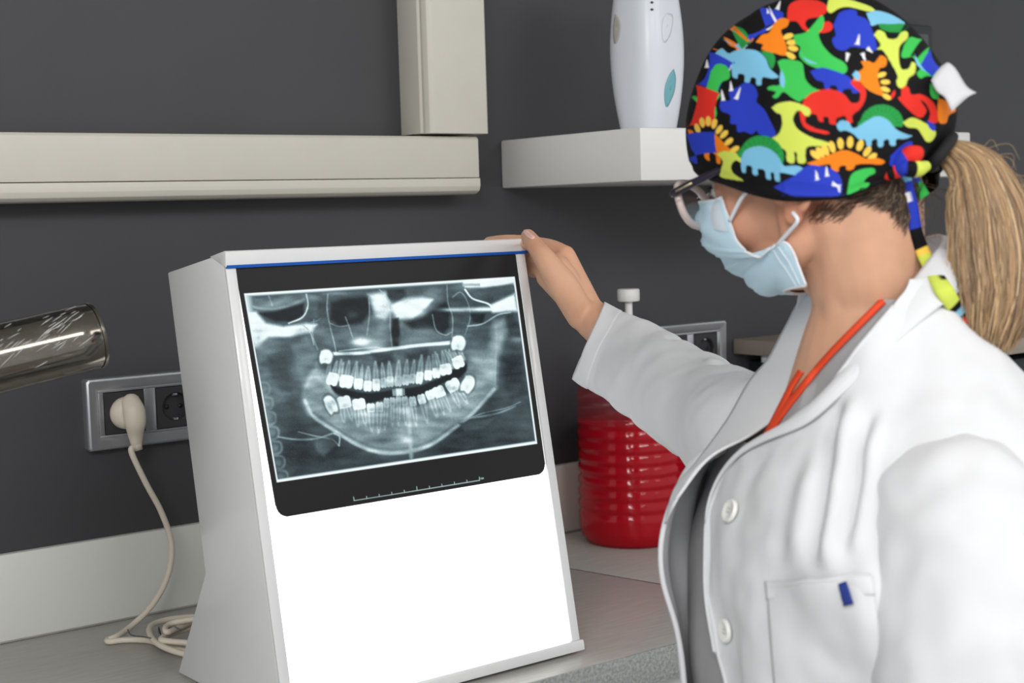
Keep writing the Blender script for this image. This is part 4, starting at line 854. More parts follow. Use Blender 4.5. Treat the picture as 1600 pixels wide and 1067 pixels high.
dino('y', [(1090, 510), (1130, 490), (1180, 510), (1225, 545), (1215, 580), (1190, 590), (1170, 560), (1150, 535), (1110, 530)]); dino('b', [(1190, 500), (1225, 520), (1220, 545), (1200, 530)]); dino('o', [(1235, 410), (1275, 425), (1310, 460), (1280, 480), (1270, 510), (1240, 510), (1235, 470)]); dino('g', [(1205, 350), (1230, 370), (1240, 410), (1215, 410), (1205, 385)]); dino('b', [(1205, 210), (1240, 245), (1262, 275), (1240, 282), (1215, 250)])
dino('b', [(1040, 650), (1090, 600), (1130, 590), (1120, 640), (1090, 680), (1040, 690)])
# topstitching line above the hem is a real groove, see the hem ridge
cap = mesh('cap', capV, capF, M_CAP, per, colors=cap_col); cap['label'] = 'black surgical cap printed with bright cartoon dinosaurs'
sm_ = cap.modifiers.new('thickness', 'SOLIDIFY'); sm_.thickness = 0.0012; sm_.offset = -1
# ------------------------------------------------------------------ clothing
def pix(P):
    d = np.asarray(P)-CAM; z_ = d@FWD; return np.stack([800+F_PX*(d@RGT)/z_, 533.5-F_PX*(d@UPV)/z_], -1)
#            dz     half-width  front   back   centre
TOR = np.array([[0.050, 0.060, 0.052, 0.058, 0.010], [0.020, 0.072, 0.056, 0.066, 0.006], [-0.005, 0.090, 0.064, 0.078, 0.0], [-0.030, 0.115, 0.078, 0.090, -0.004], [-0.060, 0.142, 0.094, 0.100, -0.006], [-0.100, 0.168, 0.112, 0.108, -0.006],
                [-0.160, 0.182, 0.130, 0.114, -0.006], [-0.240, 0.184, 0.142, 0.116, -0.006], [-0.330, 0.180, 0.138, 0.118, -0.006], [-0.480, 0.188, 0.140, 0.128, -0.006], [-0.700, 0.205, 0.150, 0.150, -0.01], [-0.950, 0.225, 0.160, 0.170, -0.01]])
def ringpt(dz, th, k=1.0):
    """torso surface, th in radians from front, + to the person's left"""
    z_ = -dz; a_, bf, bb, c_ = [np.interp(z_, -TOR[:, 0], TOR[:, i]) for i in (1, 2, 3, 4)]
    cs, sn = np.cos(th), np.sin(th); n_ = 2.35
    x = np.sign(cs)*np.abs(cs)**(2/n_)*np.where(cs > 0, bf, bb)*k; y = np.sign(sn)*np.abs(sn)**(2/n_)*a_*k
    return np.array([NB[0], NB[1], nz])+TF*(x+c_)[..., None]+TL*y[..., None]+ZV*(np.zeros_like(th)+dz)[..., None]
# smooth the profile table
zz_ = np.linspace(TOR[0, 0], TOR[-1, 0], 140); TB = np.stack([zz_]+[np.interp(-zz_, -TOR[:, 0], TOR[:, i]) for i in range(1, 5)], 1)
for i in range(1, 5):
    k9 = np.hanning(13); k9 /= k9.sum(); TB[:, i] = np.convolve(np.pad(TB[:, i], 6, mode='edge'), k9, 'valid')
TOR = TB
def folds(V, nrm, amp, sc, seed, stretch=(1, 1, 1)): return V+nrm*(vnoise(V*np.asarray(stretch), sc, seed)*amp)[:, None]
def solid(o, t, off=0):
    m_ = o.modifiers.new('thickness', 'SOLIDIFY'); m_.thickness = t; m_.offset = off
coat = thing('lab_coat', (NB[0], NB[1], nz-0.95), None, None); coat.parent = per; coat.matrix_parent_inverse = Matrix.Translation(-Vector(per.location))
coat_o = coat
# left front and back in one piece: rows by height, columns from the front edge round to the back
edgeL = np.array([(1462, 360), (1440, 405), (1398, 470), (1350, 535), (1302, 592), (1248, 646), (1193, 690), (1152, 725), (1130, 770), (1121, 830), (1121, 900), (1126, 980), (1134, 1067), (1150, 1250), (1170, 1600)])
def theta_edge(dz):
    th = np.radians(np.linspace(-25, 130, 400)); q = pix(ringpt(dz, th)); xe = np.interp(q[:, 1], edgeL[:, 1], edgeL[:, 0])
    s_ = q[:, 0]-xe; i = np.nonzero(s_ > 0)[0]
    return th[i[0]] if len(i) else math.radians(110)
rows = np.concatenate([np.linspace(0.045, -0.1, 46), np.linspace(-0.105, -0.45, 90), np.linspace(-0.46, -0.93, 40)])
te = np.array([theta_edge(d) for d in rows]); k9 = np.hanning(9); k9 /= k9.sum(); te = np.convolve(np.pad(te, 4, mode='edge'), k9, 'valid')
ncol = 220; V = []
for d, t0 in zip(rows, te):
    th = t0+(math.radians(285)-t0)*np.linspace(0, 1, ncol)**1.25
    V.append(ringpt(d, th, 1.06))
V = np.array(V); T1 = np.gradient(V, axis=0); T2 = np.gradient(V, axis=1); nr_ = np.cross(T2, T1); nr_ /= np.linalg.norm(nr_, axis=2)[..., None]+1e-12
ctr = np.array([NB[0], NB[1], nz-0.3]); 
if ((V-ctr)*nr_)[..., :2].sum() < 0: nr_ = -nr_
Vf = V.reshape(-1, 3); nf = nr_.reshape(-1, 3)
# drapes: vertical folds below the bust, diagonal pulls at the chest
u_ = np.tile(np.linspace(0, 1, ncol), len(rows)); dzv = np.repeat(rows, ncol)
dr_ = 0.005*np.sin(u_*34+3*np.sin(dzv*9))*smoothstep(-0.12, -0.30, dzv)+0.0065*np.sin((u_*30+dzv*38))*np.exp(-((dzv+0.13)/0.07)**2)*np.exp(-((u_-0.26)/0.14)**2)
dr_ += 0.006*np.exp(-((u_-0.27-0.10*(dzv+0.25))/0.020)**2)*smoothstep(-0.07, -0.15, dzv)
qf = pix(Vf)
for pts_, am, w1 in (([(1318, 600), (1300, 660), (1288, 760), (1284, 840), (1284, 905)], .0075, 15), ([(1362, 625), (1342, 700), (1330, 790), (1322, 880)], .006, 12), ([(1250, 690), (1240, 780), (1225, 900)], .003, 18)):
    pts_ = np.array(pts_); xc_ = np.interp(qf[:, 1], pts_[:, 1], pts_[:, 0]); en = smoothstep(pts_[0, 1], pts_[0, 1]+70, qf[:, 1])*(1-smoothstep(pts_[-1, 1]-60, pts_[-1, 1], qf[:, 1]))*(u_ < .5)
    dr_ = dr_+en*(am*np.exp(-((qf[:, 0]-xc_-w1*1.3)/w1)**2)-am*np.exp(-((qf[:, 0]-xc_)/w1)**2))
Vf = Vf+nf*dr_[:, None]; Vf = folds(Vf, nf, 0.008, 9, 2.0); Vf = folds(Vf, nf, 0.005, 22, 5.0, (1, 1, .45)); Vf = folds(Vf, nf, 0.002, 50, 6.0)
main_panel = mesh('left_panel', Vf, grid_faces(len(rows), ncol), M_COAT, coat); solid(main_panel, 0.0016)
pbvh = BVHTree.FromPolygons([tuple(v) for v in Vf], [tuple(int(i) for i in f) for f in grid_faces(len(rows), ncol)])
# piped front edge
fe = Vf.reshape(len(rows), ncol, 3)[:, 0]; tube('front_hem', fe[6:], 0.0016, M_COAT, coat, seg=8)
# right panel, hanging open: flared front edge back to the body's right side
ed = np.array([at(*p) for p in [(1215, 628, 1.215), (1150, 690, 1.185), (1088, 728, 1.165), (1052, 772, 1.155), (1034, 835, 1.150), (1036, 905, 1.146), (1056, 985, 1.142), (1070, 1067, 1.140), (1082, 1200, 1.14), (1090, 1400, 1.14), (1092, 1800, 1.15), (1090, 2250, 1.16)]])
nr2 = 110; ed = spline(ed, nr2); nc2 = 44; V = []
for p in ed:
    d = p[2]-nz; sd = ringpt(min(d, 0.04), np.radians(np.array([-74.0])), 1.06)[0]; md = ringpt(min(d, 0.04), np.radians(np.array([-28.0])), 1.10)[0]
    ct = md*0.62+p*0.38+TRT*0.006
    t_ = np.linspace(0, 1, nc2)[:, None]; V.append((1-t_)**2*p+2*t_*(1-t_)*ct+t_**2*sd)
V = np.array(V); T1 = np.gradient(V, axis=0); T2 = np.gradient(V, axis=1); nr_ = np.cross(T2, T1); nr_ /= np.linalg.norm(nr_, axis=2)[..., None]+1e-12
Vf2 = V.reshape(-1, 3); nf2 = nr_.reshape(-1, 3); ui = np.tile(np.linspace(0, 1, nc2), nr2); zi = Vf2[:, 2]
Vf2 = Vf2+nf2*((0.004*np.sin(ui*16+zi*10)*ui*(1-ui)*4)+0.0022*np.exp(-((ui-0.26)/0.02)**2))[:, None]; Vf2 = folds(Vf2, nf2, 0.003, 14, 8.0)
rp = mesh('right_panel', Vf2, grid_faces(nr2, nc2), M_COAT, coat); solid(rp, 0.0016)
tube('front_hem', Vf2.reshape(nr2, nc2, 3)[:, 0], 0.0022, M_COAT, coat, seg=8)
for k, t_ in enumerate((0.365, 0.575)):
    r_ = int(t_*nr2); a_ = Vf2.reshape(nr2, nc2, 3)[r_, 5]; b_ = Vf2.reshape(nr2, nc2, 3)[r_-1, 9]; tube('buttonhole', [a_, (a_+b_)/2-FWD*0.001, b_], 0.0012, M_COAT, coat, seg=6)
# right lapel and collar standing beside the neck
Lo = spline([at(*p) for p in [(1300, 440, 1.235), (1259, 450, 1.225), (1222, 512, 1.232), (1196, 560, 1.236), (1166, 596, 1.232), (1132, 655, 1.205), (1088, 716, 1.178), (1052, 760, 1.160), (1036, 815, 1.152)]], 60)
Li = spline([at(*p) for p in [(1305, 450, 1.20), (1275, 468, 1.175), (1283, 522, 1.165), (1277, 562, 1.165), (1252, 594, 1.168), (1212, 640, 1.165), (1165, 676, 1.160), (1100, 712, 1.152), (1050, 775, 1.147)]], 60)
Lo, Li = Lo-FWD*0.014, Li-FWD*0.026; Lm = (Lo+Li)/2-FWD*0.012+UPV*0.004
t_ = np.linspace(0, 1, 16)[None, :, None]; V = (1-t_)**2*Lo[:, None]+2*t_*(1-t_)*Lm[:, None]+t_**2*Li[:, None]
lap = mesh('lapel', V.reshape(-1, 3), grid_faces(60, 16), M_COAT, coat); solid(lap, 0.002)
tube('lapel_hem', Li, 0.0013, M_COAT, coat, seg=8)
# collar round the back of the neck and down the left front
cdz = np.linspace(0, 1, 90); cur_in = []; cur_out = []
back_in = [at(1300, 445, 1.215), at(1380, 402, 1.20), at(1440, 374, 1.17), at(1470, 368, 1.135), at(1468, 385, 1.105), at(1450, 408, 1.085)]
lf = Vf.reshape(len(rows), ncol, 3)
fr_in = [lf[i, 0] for i in (20, 30, 40, 50, 60, 70, 78)]
cin = spline(back_in+fr_in, 100)
nrm_out = norm(np.array([0, 0, 1.])); cout = []
tn = np.gradient(cin, axis=0); tn /= np.linalg.norm(tn, axis=1)[:, None]
cen_ = np.array([NB[0], NB[1], nz+0.03])
for i, p in enumerate(cin):
    s = i/99; out = p-cen_; out[2] = 0; out = out-tn[i]*(out@tn[i]); out = norm(out+1e-9)
    wdt = 0.034*(1-smoothstep(0.38, 0.72, s))+0.003; q_ = p+out*wdt*0.72+np.array([0, 0, -1.0])*wdt*0.62
    h = pbvh.find_nearest(Vector(q_)); 
    if h[0] is not None and s > 0.42:
        hn = np.array(h[1]); hn = hn if hn@(q_-ctr) > 0 else -hn; q_ = np.array(h[0])+hn*0.0042
    cout.append(q_)
cout = np.array(cout); k9 = np.hanning(15); k9 /= k9.sum()
cout = np.stack([np.convolve(np.pad(cout[:, k], 7, mode='edge'), k9, 'valid') for k in range(3)], -1)
cmid = (cin+cout)/2; V = []
for i in range(100):
    s = i/99; up_ = norm((cin[i]-cen_)*np.array([1, 1, 0])+1e-9)+np.array([0, 0, .9]); t_ = np.linspace(0, 1, 12)[:, None]
    m_ = cmid[i]+norm(up_)*0.010*(1-0.6*s); V.append((1-t_)**2*cin[i]+2*t_*(1-t_)*m_+t_**2*cout[i])
V = np.array(V).reshape(-1, 3); V_col = V; clr = mesh('collar', V, grid_faces(100, 12), M_COAT, coat); solid(clr, 0.002)
# sleeves
def sleeve(C, r, up0, seed, seg=72, n=130, cuff=None, fold=0.004, pulls=(), cut=None, flat=1.0, crease=None):
    t_ = np.linspace(0, 1, n); k = np.linspace(0, 1, len(C)); C = spline(C, n); rr = np.interp(t_, k, r); k9 = np.hanning(15); k9 /= k9.sum(); rr = np.convolve(np.pad(rr, 7, mode='edge'), k9, 'valid')
    T_, N_, B_ = frames(C, up0); th = np.linspace(0, 2*math.pi, seg, endpoint=False)
    if cuff: rr = rr*1.0-0.0007*np.exp(-((t_-cuff)/0.004)**2)+0.0004*smoothstep(cuff, cuff+0.004, t_)
    dirs = N_[:, None]*np.cos(th)[None, :, None]+B_[:, None]*np.sin(th)[None, :, None]
    R = np.repeat(rr[:, None], seg, 1)
    if crease is not None:
        ca_ = np.arctan2(B_@crease, N_@crease)[:, None]; R = R+0.0045*np.exp(-(((th[None, :]-ca_+math.pi) % (2*math.pi)-math.pi)/0.09)**2)*smoothstep(.28, .40, t_)[:, None]
    for (tc, thc_, amp, wt_, slope) in pulls:
        dd = (t_[:, None]-tc)-slope*np.sin((th[None, :]-thc_)); R = R+amp*np.exp(-(dd/wt_)**2)*np.clip(np.cos((th[None, :]-thc_)*0.5), 0, 1)
    off_ = dirs*R[..., None]
    if cut is not None:                                   # flattened cuff whose opening slants along the direction cut
        e1_ = norm(cut[1]); g_ = smoothstep(.45, .9, t_)[:, None, None]
        e2_ = np.cross(T_, e1_); e2_ /= np.linalg.norm(e2_, axis=1)[:, None]
        off_ = off_-e2_[:, None]*((off_*e2_[:, None]).sum(-1)*(1-flat))[..., None]*g_
        g2 = smoothstep(.72, 1.0, t_)[:, None]
        off_ = off_-T_[:, None]*((off_@cut[0])/np.maximum(.35, (T_@cut[0]))[:, None]*g2)[..., None]
    V = (C[:, None]+off_).reshape(-1, 3); V = folds(V, dirs.reshape(-1, 3), fold, 16, seed); V = folds(V, dirs.reshape(-1, 3), fold*0.35, 45, seed+3)
    return V, grid_faces(n, seg, True), C
cutd = norm(at(945, 472, 1.64)-at(894, 592, 1.64)); cutn = np.cross(ray(919, 532), cutd); cutn = norm(cutn)*(1 if cutn@(at(917, 532, 1.648)-at(975, 562, 1.59)) > 0 else -1)
Cr = [tp(0.0, -0.10, nz-0.10), at(1185, 688, 1.275), at(1118, 652, 1.390), at(1042, 604, 1.505), at(975, 562, 1.590), at(919, 532, 1.648)]
V, Fq, _ = sleeve(Cr, [0.066, 0.058, 0.0500, 0.0500, 0.0495, 0.0475], (0, 0, 1), 11.0, cuff=0.90, flat=0.62, cut=(cutn, cutd), pulls=((0.46, 1.2, -0.004, 0.02, 0.06), (0.40, 0.6, 0.005, 0.02, -0.05), (0.55, 2.0, 0.004, 0.02, 0.05), (0.62, 0.3, -0.003, 0.015, 0.04)))
# the cuff edge slants with the opening
n_ = 130; seg_ = 72
sr = mesh('right_sleeve', V, Fq, M_COAT, coat); solid(sr, 0.0016, -1)
Cl = [tp(0.000, 0.095, nz-0.105), tp(0.006, 0.140, nz-0.120), tp(0.012, 0.172, nz-0.175), tp(0.008, 0.190, nz-0.270), tp(0.0, 0.20, nz-0.39), tp(0.02, 0.20, nz-0.50), tp(0.045, 0.20, nz-0.555)]
V, Fq, _ = sleeve(Cl, [0.045, 0.064, 0.070, 0.068, 0.062, 0.056, 0.054], (0, 0, 1), 21.0, cuff=0.95, fold=0.009, crease=norm(-FWD+0.22*RGT), seg=110, pulls=((0.45, 3.0, 0.004, 0.02, 0.05), (0.55, 2.5, 0.004, 0.02, -0.05)))
sl = mesh('left_sleeve', V, Fq, M_COAT, coat); solid(sl, 0.0016, -1)
# buttons
def button(px_, py_, r, bvh):
    h = bvh.ray_cast(Vector(CAM), Vector(ray(px_, py_))); p = np.array(h[0]); n_ = np.array(h[1]); n_ = n_ if n_@ray(px_, py_) < 0 else -n_
    o = lathe('button', [(0.0001, 0.0028), (r*0.55, 0.0028), (r*0.65, 0.0034), (r*0.9, 0.0036), (r, 0.0026), (r, 0.0008), (r*0.8, 0.0002)], (0, 0, 0), M_BUTTON, coat, seg=32, close=False)
    o.data.transform(Matrix.Translation(Vector(p+n_*0.002))@Vector(n_).to_track_quat('Z', 'Y').to_matrix().to_4x4())
    for a_ in range(4):
        q = Matrix.Translation(Vector(p+n_*0.002))@Vector(n_).to_track_quat('Z', 'Y').to_matrix().to_4x4(); c_ = q@Vector((r*0.22*math.cos(a_*1.5708+.78), r*0.22*math.sin(a_*1.5708+.78), 0.0024)); c2 = q@Vector((r*0.22*math.cos(a_*1.5708+.78), r*0.22*math.sin(a_*1.5708+.78), 0.0031))
        tube('button_hole', [tuple(c_), tuple(c2)], r*0.09, MATS['silver_plastic'], coat, seg=8)
button(1147, 800, 0.0088, pbvh); button(1140, 985, 0.0088, pbvh)
# chest pocket and its blue tab
def patch(name, quad, nx, ny, m, parent, bvh, off, thick, bulge=0.0):
    q = [np.array(p, float) for p in quad]; V = []
    for j in range(ny):
        for i in range(nx):
            a_, b_ = i/(nx-1), j/(ny-1); p = (q[0]*(1-a_)+q[1]*a_)*(1-b_)+(q[3]*(1-a_)+q[2]*a_)*b_
            d = ray(*p); h = bvh.ray_cast(Vector(CAM), Vector(d)); 
            if h[0] is None: h = bvh.find_nearest(Vector(CAM+d*1.05))
            n_ = np.array(h[1]); n_ = n_ if n_@d < 0 else -n_; V.append(np.array(h[0])+n_*(off+bulge*math.sin(a_*math.pi)*(1-b_)))
    o = mesh(name, np.array(V), grid_faces(ny, nx), m, parent); solid(o, thick); return o
pk = patch('chest_pocket', [(1200, 908), (1362, 900), (1400, 1180), (1222, 1190)], 30, 30, M_COAT, coat, pbvh, 0.0022, 0.0014, 0.006)
patch('pocket_hem', [(1200, 908), (1362, 900), (1366, 930), (1202, 938)], 30, 6, M_COAT, coat, pbvh, 0.0034, 0.0014, 0.006)
kb = BVHTree.FromPolygons([tuple(v.co) for v in pk.data.vertices], [tuple(int(i) for i in f) for f in grid_faces(30, 30)])
patch('blue_tab', [(1313, 913), (1327, 910), (1338, 942), (1324, 945)], 5, 8, mat('blue_label', srgb(28, 52, 130), 0.7), coat, kb, 0.0048, 0.001)

# scrub top
scr = thing('scrub_top', (NB[0], NB[1], nz-0.6), None, None); scr.parent = per; scr.matrix_parent_inverse = Matrix.Translation(-Vector(per.location))
rows2 = np.linspace(0.03, -0.60, 150); V = []
for d in rows2: V.append(ringpt(d, (th2 := np.radians(np.linspace(-100, 260, 160, endpoint=False))), np.where((th2 > math.radians(-60)) & (th2 < math.radians(22)), 0.985, 0.93)))
V = np.array(V); T1 = np.gradient(V, axis=0); T2 = np.gradient(V, axis=1); nr_ = np.cross(T2, T1); nr_ /= np.linalg.norm(nr_, axis=2)[..., None]+1e-12
Vs = V.reshape(-1, 3); ns2 = nr_.reshape(-1, 3)
if ((Vs-ctr)*ns2)[:, :2].sum() < 0: ns2 = -ns2
uu = np.tile(np.linspace(0, 1, 160), 150); dd = np.repeat(rows2, 160)
Vs = Vs+ns2*(0.004*np.sin(uu*60+dd*8)*smoothstep(-0.15, -0.3, dd))[:, None]; Vs = folds(Vs, ns2, 0.005, 14, 31.0)
Fs = grid_faces(150, 160, True); sbvh = BVHTree.FromPolygons([tuple(v) for v in Vs], [tuple(int(i) for i in f) for f in Fs])
vee_near = np.array([(1420, 420), (1380, 470), (1330, 520), (1290, 562), (1240, 622), (1212, 660), (1190, 695)]); vee_far = np.array([(1300, 500), (1252, 580), (1236, 606), (1216, 645), (1190, 695)])
vpoly = np.vstack([[(1100, 300), (1500, 300)], vee_near, [(1196, 706), (1150, 690), (1080, 660)]])
pc_ = pix(Vs); fc = pc_[Fs].mean(1); pin = Paint(fc[:, 0], fc[:, 1]); ins = pin.inside(np.arange(len(fc)), vpoly)
front = ((Vs[Fs].mean(1)-ctr)@TF) > -0.02
st = mesh('shirt', Vs, Fs[~(ins & front)], M_SCRUB, scr)
def trim(pts, w_px, off=0.0025):
    P = spline(pts, 50); V = []
    tn_ = np.gradient(P, axis=0); tn_ /= np.linalg.norm(tn_, axis=1)[:, None]; nn_ = np.stack([-tn_[:, 1], tn_[:, 0]], -1)
    for i in range(50):
        for s in (-1, -.4, .4, 1):
            q = P[i]+nn_[i]*s*w_px/2; d = ray(*q); h = sbvh.ray_cast(Vector(CAM), Vector(d))
            if h[0] is None: h = sbvh.find_nearest(Vector(CAM+d*1.1))
            V.append(np.array(h[0])-d*(off+(0.001 if abs(s) < .5 else 0)))
    o = mesh('neck_trim', np.array(V), grid_faces(50, 4), M_ORANGE, scr); solid(o, 0.002); return o
trim(vee_near[1:], 9); trim(vee_far[1:], 8)
# trousers and shoes
for s in (1, -1):
    hipp = tp(-0.01, 0.085*s, nz-0.52); ank = tp(0.0, 0.10*s, FLOOR_Z+0.05)
    tube('trouser_leg', [hipp, tp(0.01, 0.095*s, (nz-0.52)*0.5+FLOOR_Z*0.5), ank], [0.095, 0.075, 0.062], M_TROUS, per, seg=28, n=30)
    sh = [tp(-0.07, 0.10*s, FLOOR_Z+0.045), tp(0.0, 0.10*s, FLOOR_Z+0.050), tp(0.09, 0.105*s, FLOOR_Z+0.036), tp(0.15, 0.11*s, FLOOR_Z+0.030)]
    tube('shoe', sh, [0.030, 0.045, 0.036, 0.028], M_SHOE, per, seg=20, n=24, up0=(0, 0, 1), r2=None, round_ends=True)

# ------------------------------------------------------------------ face mask
mk_ = thing('face_mask', hp(9, 0, -4), None, None); mk_.parent = per; mk_.matrix_parent_inverse = Matrix.Translation(-Vector(per.location))
near_e = spline([hl(1133, 311, 5.0), hl(1141, 338, 5.6), hl(1149, 372, 5.8), hl(1166, 392, 5.9), hl(1185, 401, 6.0), hl(1202, 389, 6.2), hl(1216, 381, 6.3), hl(1234, 380, 6.4), hl(1246, 412, 6.2), hl(1259, 446, 5.8)], 60)
mid_e = spline([hl(1103, 316, 0), hl(1096, 332, 0), hl(1097, 348, 0), hl(1104, 374, 0), hl(1120, 394, 0), hl(1140, 415, 0), hl(1160, 434, 0), hl(1178, 448, 0), hl(1205, 452, 0.6), hl(1235, 452, 1.4)], 60)
far_e = hpts(tohead(near_e)*np.array([1, -1, 1])); nm = 30; V = []
for i in range(60):
    n_, m_, f_ = near_e[i], mid_e[i], far_e[i]; ch = tohead(np.array([n_, m_]))
    c1 = hpts((ch[0]*np.array([.35, .62, .35])+ch[1]*np.array([.65, .38, .65]))+np.array([0.9, 0.9, 0]))
    c2 = hpts(tohead(c1)*np.array([1, -1, 1]))
    t_ = np.linspace(0, 1, nm)[:, None]; A = (1-t_)**2*n_+2*t_*(1-t_)*c1+t_**2*m_; B = (1-t_)**2*m_+2*t_*(1-t_)*c2+t_**2*f_; V.append(np.vstack([A, B[1:]]))
V = np.array(V); nc3 = V.shape[1]; T1 = np.gradient(V, axis=0); T2 = np.gradient(V, axis=1); nr_ = np.cross(T2, T1); nr_ /= np.linalg.norm(nr_, axis=2)[..., None]+1e-12
if ((V-HC)*nr_).sum() < 0: nr_ = -nr_
ii = np.repeat(np.linspace(0, 1, 60), nc3); jj = np.tile(np.linspace(0, 1, nc3), 60)
pl_ = sum(0.0016*np.exp(-((ii-c-0.02*np.sin(jj*9))/0.012)**2) for c in (0.34, 0.46, 0.58, 0.68))+0.0018*np.sin(ii*30+jj*8)*np.sin(jj*math.pi)**2
Vm = V.reshape(-1, 3)+nr_.reshape(-1, 3)*pl_[:, None]
def pushout(A, gap):
    out = A.copy()
    for i, p in enumerate(A):
        h = fbvh.find_nearest(Vector(p)); n_ = np.array(h[1]); q_ = np.array(h[0])
        if (p-q_)@n_ < gap: out[i] = q_+n_*gap
    return out
Vm = pushout(Vm, 0.0025)
mo = mesh('mask_sheet', Vm, grid_faces(60, nc3), M_MASK, mk_); solid(mo, 0.0012)
Vg = Vm.reshape(60, nc3, 3)
tube('edge_binding', Vg[:, 0], 0.0011, M_MASKW, mk_, seg=8); tube('edge_binding', Vg[:, -1], 0.0011, M_MASKW, mk_, seg=8)
for c_ in (2, 4): tube('side_seam', Vg[36:, c_]+HL*0.0012, 0.0005, M_MASKW, mk_, seg=6)
tube('top_binding', Vg[0], 0.0013, M_MASKW, mk_, seg=8); tube('bottom_binding', Vg[-1], 0.0011, M_MASKW, mk_, seg=8)
bq = [Vg[2, 3], Vg[2, 9], Vg[12, 9], Vg[12, 3]]
lab = mesh('nose_label', np.array([Vg[i, j]+nr_[i, j]*0.0012 for i in range(2, 12) for j in range(1, 8)]), grid_faces(10, 7), mat('mask_label', srgb(222, 234, 244), 0.8), mk_)
tube('ear_loop', [Vg[8, 0], hl(1160, 308, 6.9), hl(1184, 284, 7.6)], 0.0016, M_MASKW, mk_, seg=8, n=16)
tube('ear_loop', [Vg[42, 1]+HL*0.001, hl(1232, 363, 7.2), hl(1246, 345, 7.8), hp(-0.2, 7.7, -1.7)], 0.0016, M_MASKW, mk_, seg=8, n=20)

# ------------------------------------------------------------------ glasses
gl = thing('glasses', hp(10, 0, 3), None, None); gl.parent = per; gl.matrix_parent_inverse = Matrix.Translation(-Vector(per.location))
for s in (1, -1):
    P = []
    for a_ in np.linspace(0, 2*math.pi, 40, endpoint=False):
        c, n = math.cos(a_), math.sin(a_); y_ = np.sign(c)*abs(c)**0.8*2.75; z_ = np.sign(n)*abs(n)**0.8*1.75
        z_ += 0.25*y_*0.4; l_ = 3.75+y_; f_ = 10.6-0.035*l_**2*0.55+z_*0.10
        P.append((f_, l_*s, 1.1+z_))
    P = np.array(P); RW = hpts(np.vstack([P, P[:1]])); tube('rim', RW, 0.0030, M_GLFRAME, gl, seg=10, n=80, r2=None)
    lens = mesh('lens', np.vstack([hpts(P*np.array([1, 1, 1])), hpts(P.mean(0)[None])]), [(k, (k+1) % 40, 40) for k in range(40)], M_LENS, gl)
    tm = tube('temple', hpts([(10.0, 6.55*s, 2.0), (9.8, 6.9*s, 2.05), (7, 7.3*s, 2.5), (2, 7.6*s, 3.2), (0.2, 7.7*s, 3.0)]), [0.0028, 0.0034, 0.0030, 0.0022, 0.002], M_TEMPLE, gl, seg=10, n=30, r2=None)
    tube('inlay', hpts([(9.5, 7.22*s, 2.10), (7.8, 7.46*s, 2.36)]), 0.0010, M_GOLD, gl, seg=8)
tube('bridge', hpts([(10.4, 1.2, 1.7), (10.7, 0, 2.0), (10.4, -1.2, 1.7)]), 0.002, M_GLFRAME, gl, n=12)

# ------------------------------------------------------------------ cap ties, label and bow
colb = BVHTree.FromPolygons([tuple(v) for v in V_col], [tuple(int(i) for i in f) for f in grid_faces(100, 12)])
def front(x, y, off, dmax=1.16):
    d = ray(x, y); best = dmax/(d@FWD)
    for b_ in (fbvh, pbvh, cbvh, colb):
        h = b_.ray_cast(Vector(CAM), Vector(d))
        if h[0] is not None and h[3] < best: best = h[3]
    return CAM+d*(best-off)
def oncap(x, y, off):
    d = ray(x, y); h = cbvh.ray_cast(Vector(CAM), Vector(d))
    return CAM+d*(h[3]-off) if h[0] is not None else CAM+d*(1.10/(d@FWD))
def ribbon(name, P, w_, m, parent, cols=None, n=60, face=None, thick=0.0012):
    C = spline(P, n); T_ = np.gradient(C, axis=0); T_ /= np.linalg.norm(T_, axis=1)[:, None]; V = []
    ww = np.interp(np.linspace(0, 1, n), np.linspace(0, 1, len(w_)), w_) if hasattr(w_, '__len__') else np.full(n, w_)
    for i in range(n):
        sd = norm(np.cross(T_[i], FWD if face is None else face))
        for s in (-1, -.5, 0, .5, 1): V.append(C[i]+sd*ww[i]*s/2-FWD*0.0012*(1-s*s))
    colr = None
    if cols is not None:
        colr = np.zeros((n*5, 3))
        for i in range(n):
            for k in range(5):
                c = cols(i/(n-1), (k-2)/2); colr[i*5+k] = srgb(*ink[c])[:3]
    o = mesh(name, np.array(V), grid_faces(n, 5), m, parent, colors=colr); solid(o, thick); return o
def tcol(t, s):
    if t < .08: return 'c'
    if t < .16: return 'k' if s < 0 else 'b'
    if t < .24: return 'w' if s < .2 else 'b'
    if t < .40: return 'b'
    if t < .52: return 'k'
    if t < .56: return 'py'
    if t < .80: return 'k' if (.60 < t < .68 and s > .4) else 'y'
    if t < .84: return 'k'
    if t < .89: return 'c'
    if t < .92: return 'k'
    return 'r' if s < .3 else 'k'
ribbon('tie', [front(1412, 270, 0.010), front(1417, 296, .006, 1.10), front(1424, 325, .005, 1.10), front(1432, 365, .005, 1.10), front(1446, 402, .006, 1.10), front(1474, 452, .006), front(1498, 488, .006), front(1512, 505, .006)], [0.009, 0.010, 0.010, 0.009, 0.011, 0.013, 0.011, 0.010], M_CAP, cap, tcol, n=120)
ribbon('tie', [front(1420, 272, .009), front(1434, 292, .006, 1.10), front(1444, 308, .006, 1.10)], 0.009, M_CAP, cap, lambda t, s: 'g' if t > .4 else 'b', n=20)
def knot(P, r, cols):
    V, Fq, caps = tube_arrays(spline(P, 26), np.interp(np.linspace(0, 1, 26), np.linspace(0, 1, len(r)), r), 16, (0, 0, 1), None, True); n = len(V)
    ci = (np.arange(n)/16/34*len(cols)).astype(int).clip(0, len(cols)-1); colr = np.array([srgb(*ink[cols[i]])[:3] for i in ci])
    mesh('bow', V, [tuple(dict.fromkeys(int(i) for i in f)) for f in np.vstack([Fq, caps])], M_CAP, cap, colors=colr)
kd = float((front(1405, 258, 0)-CAM)@FWD)
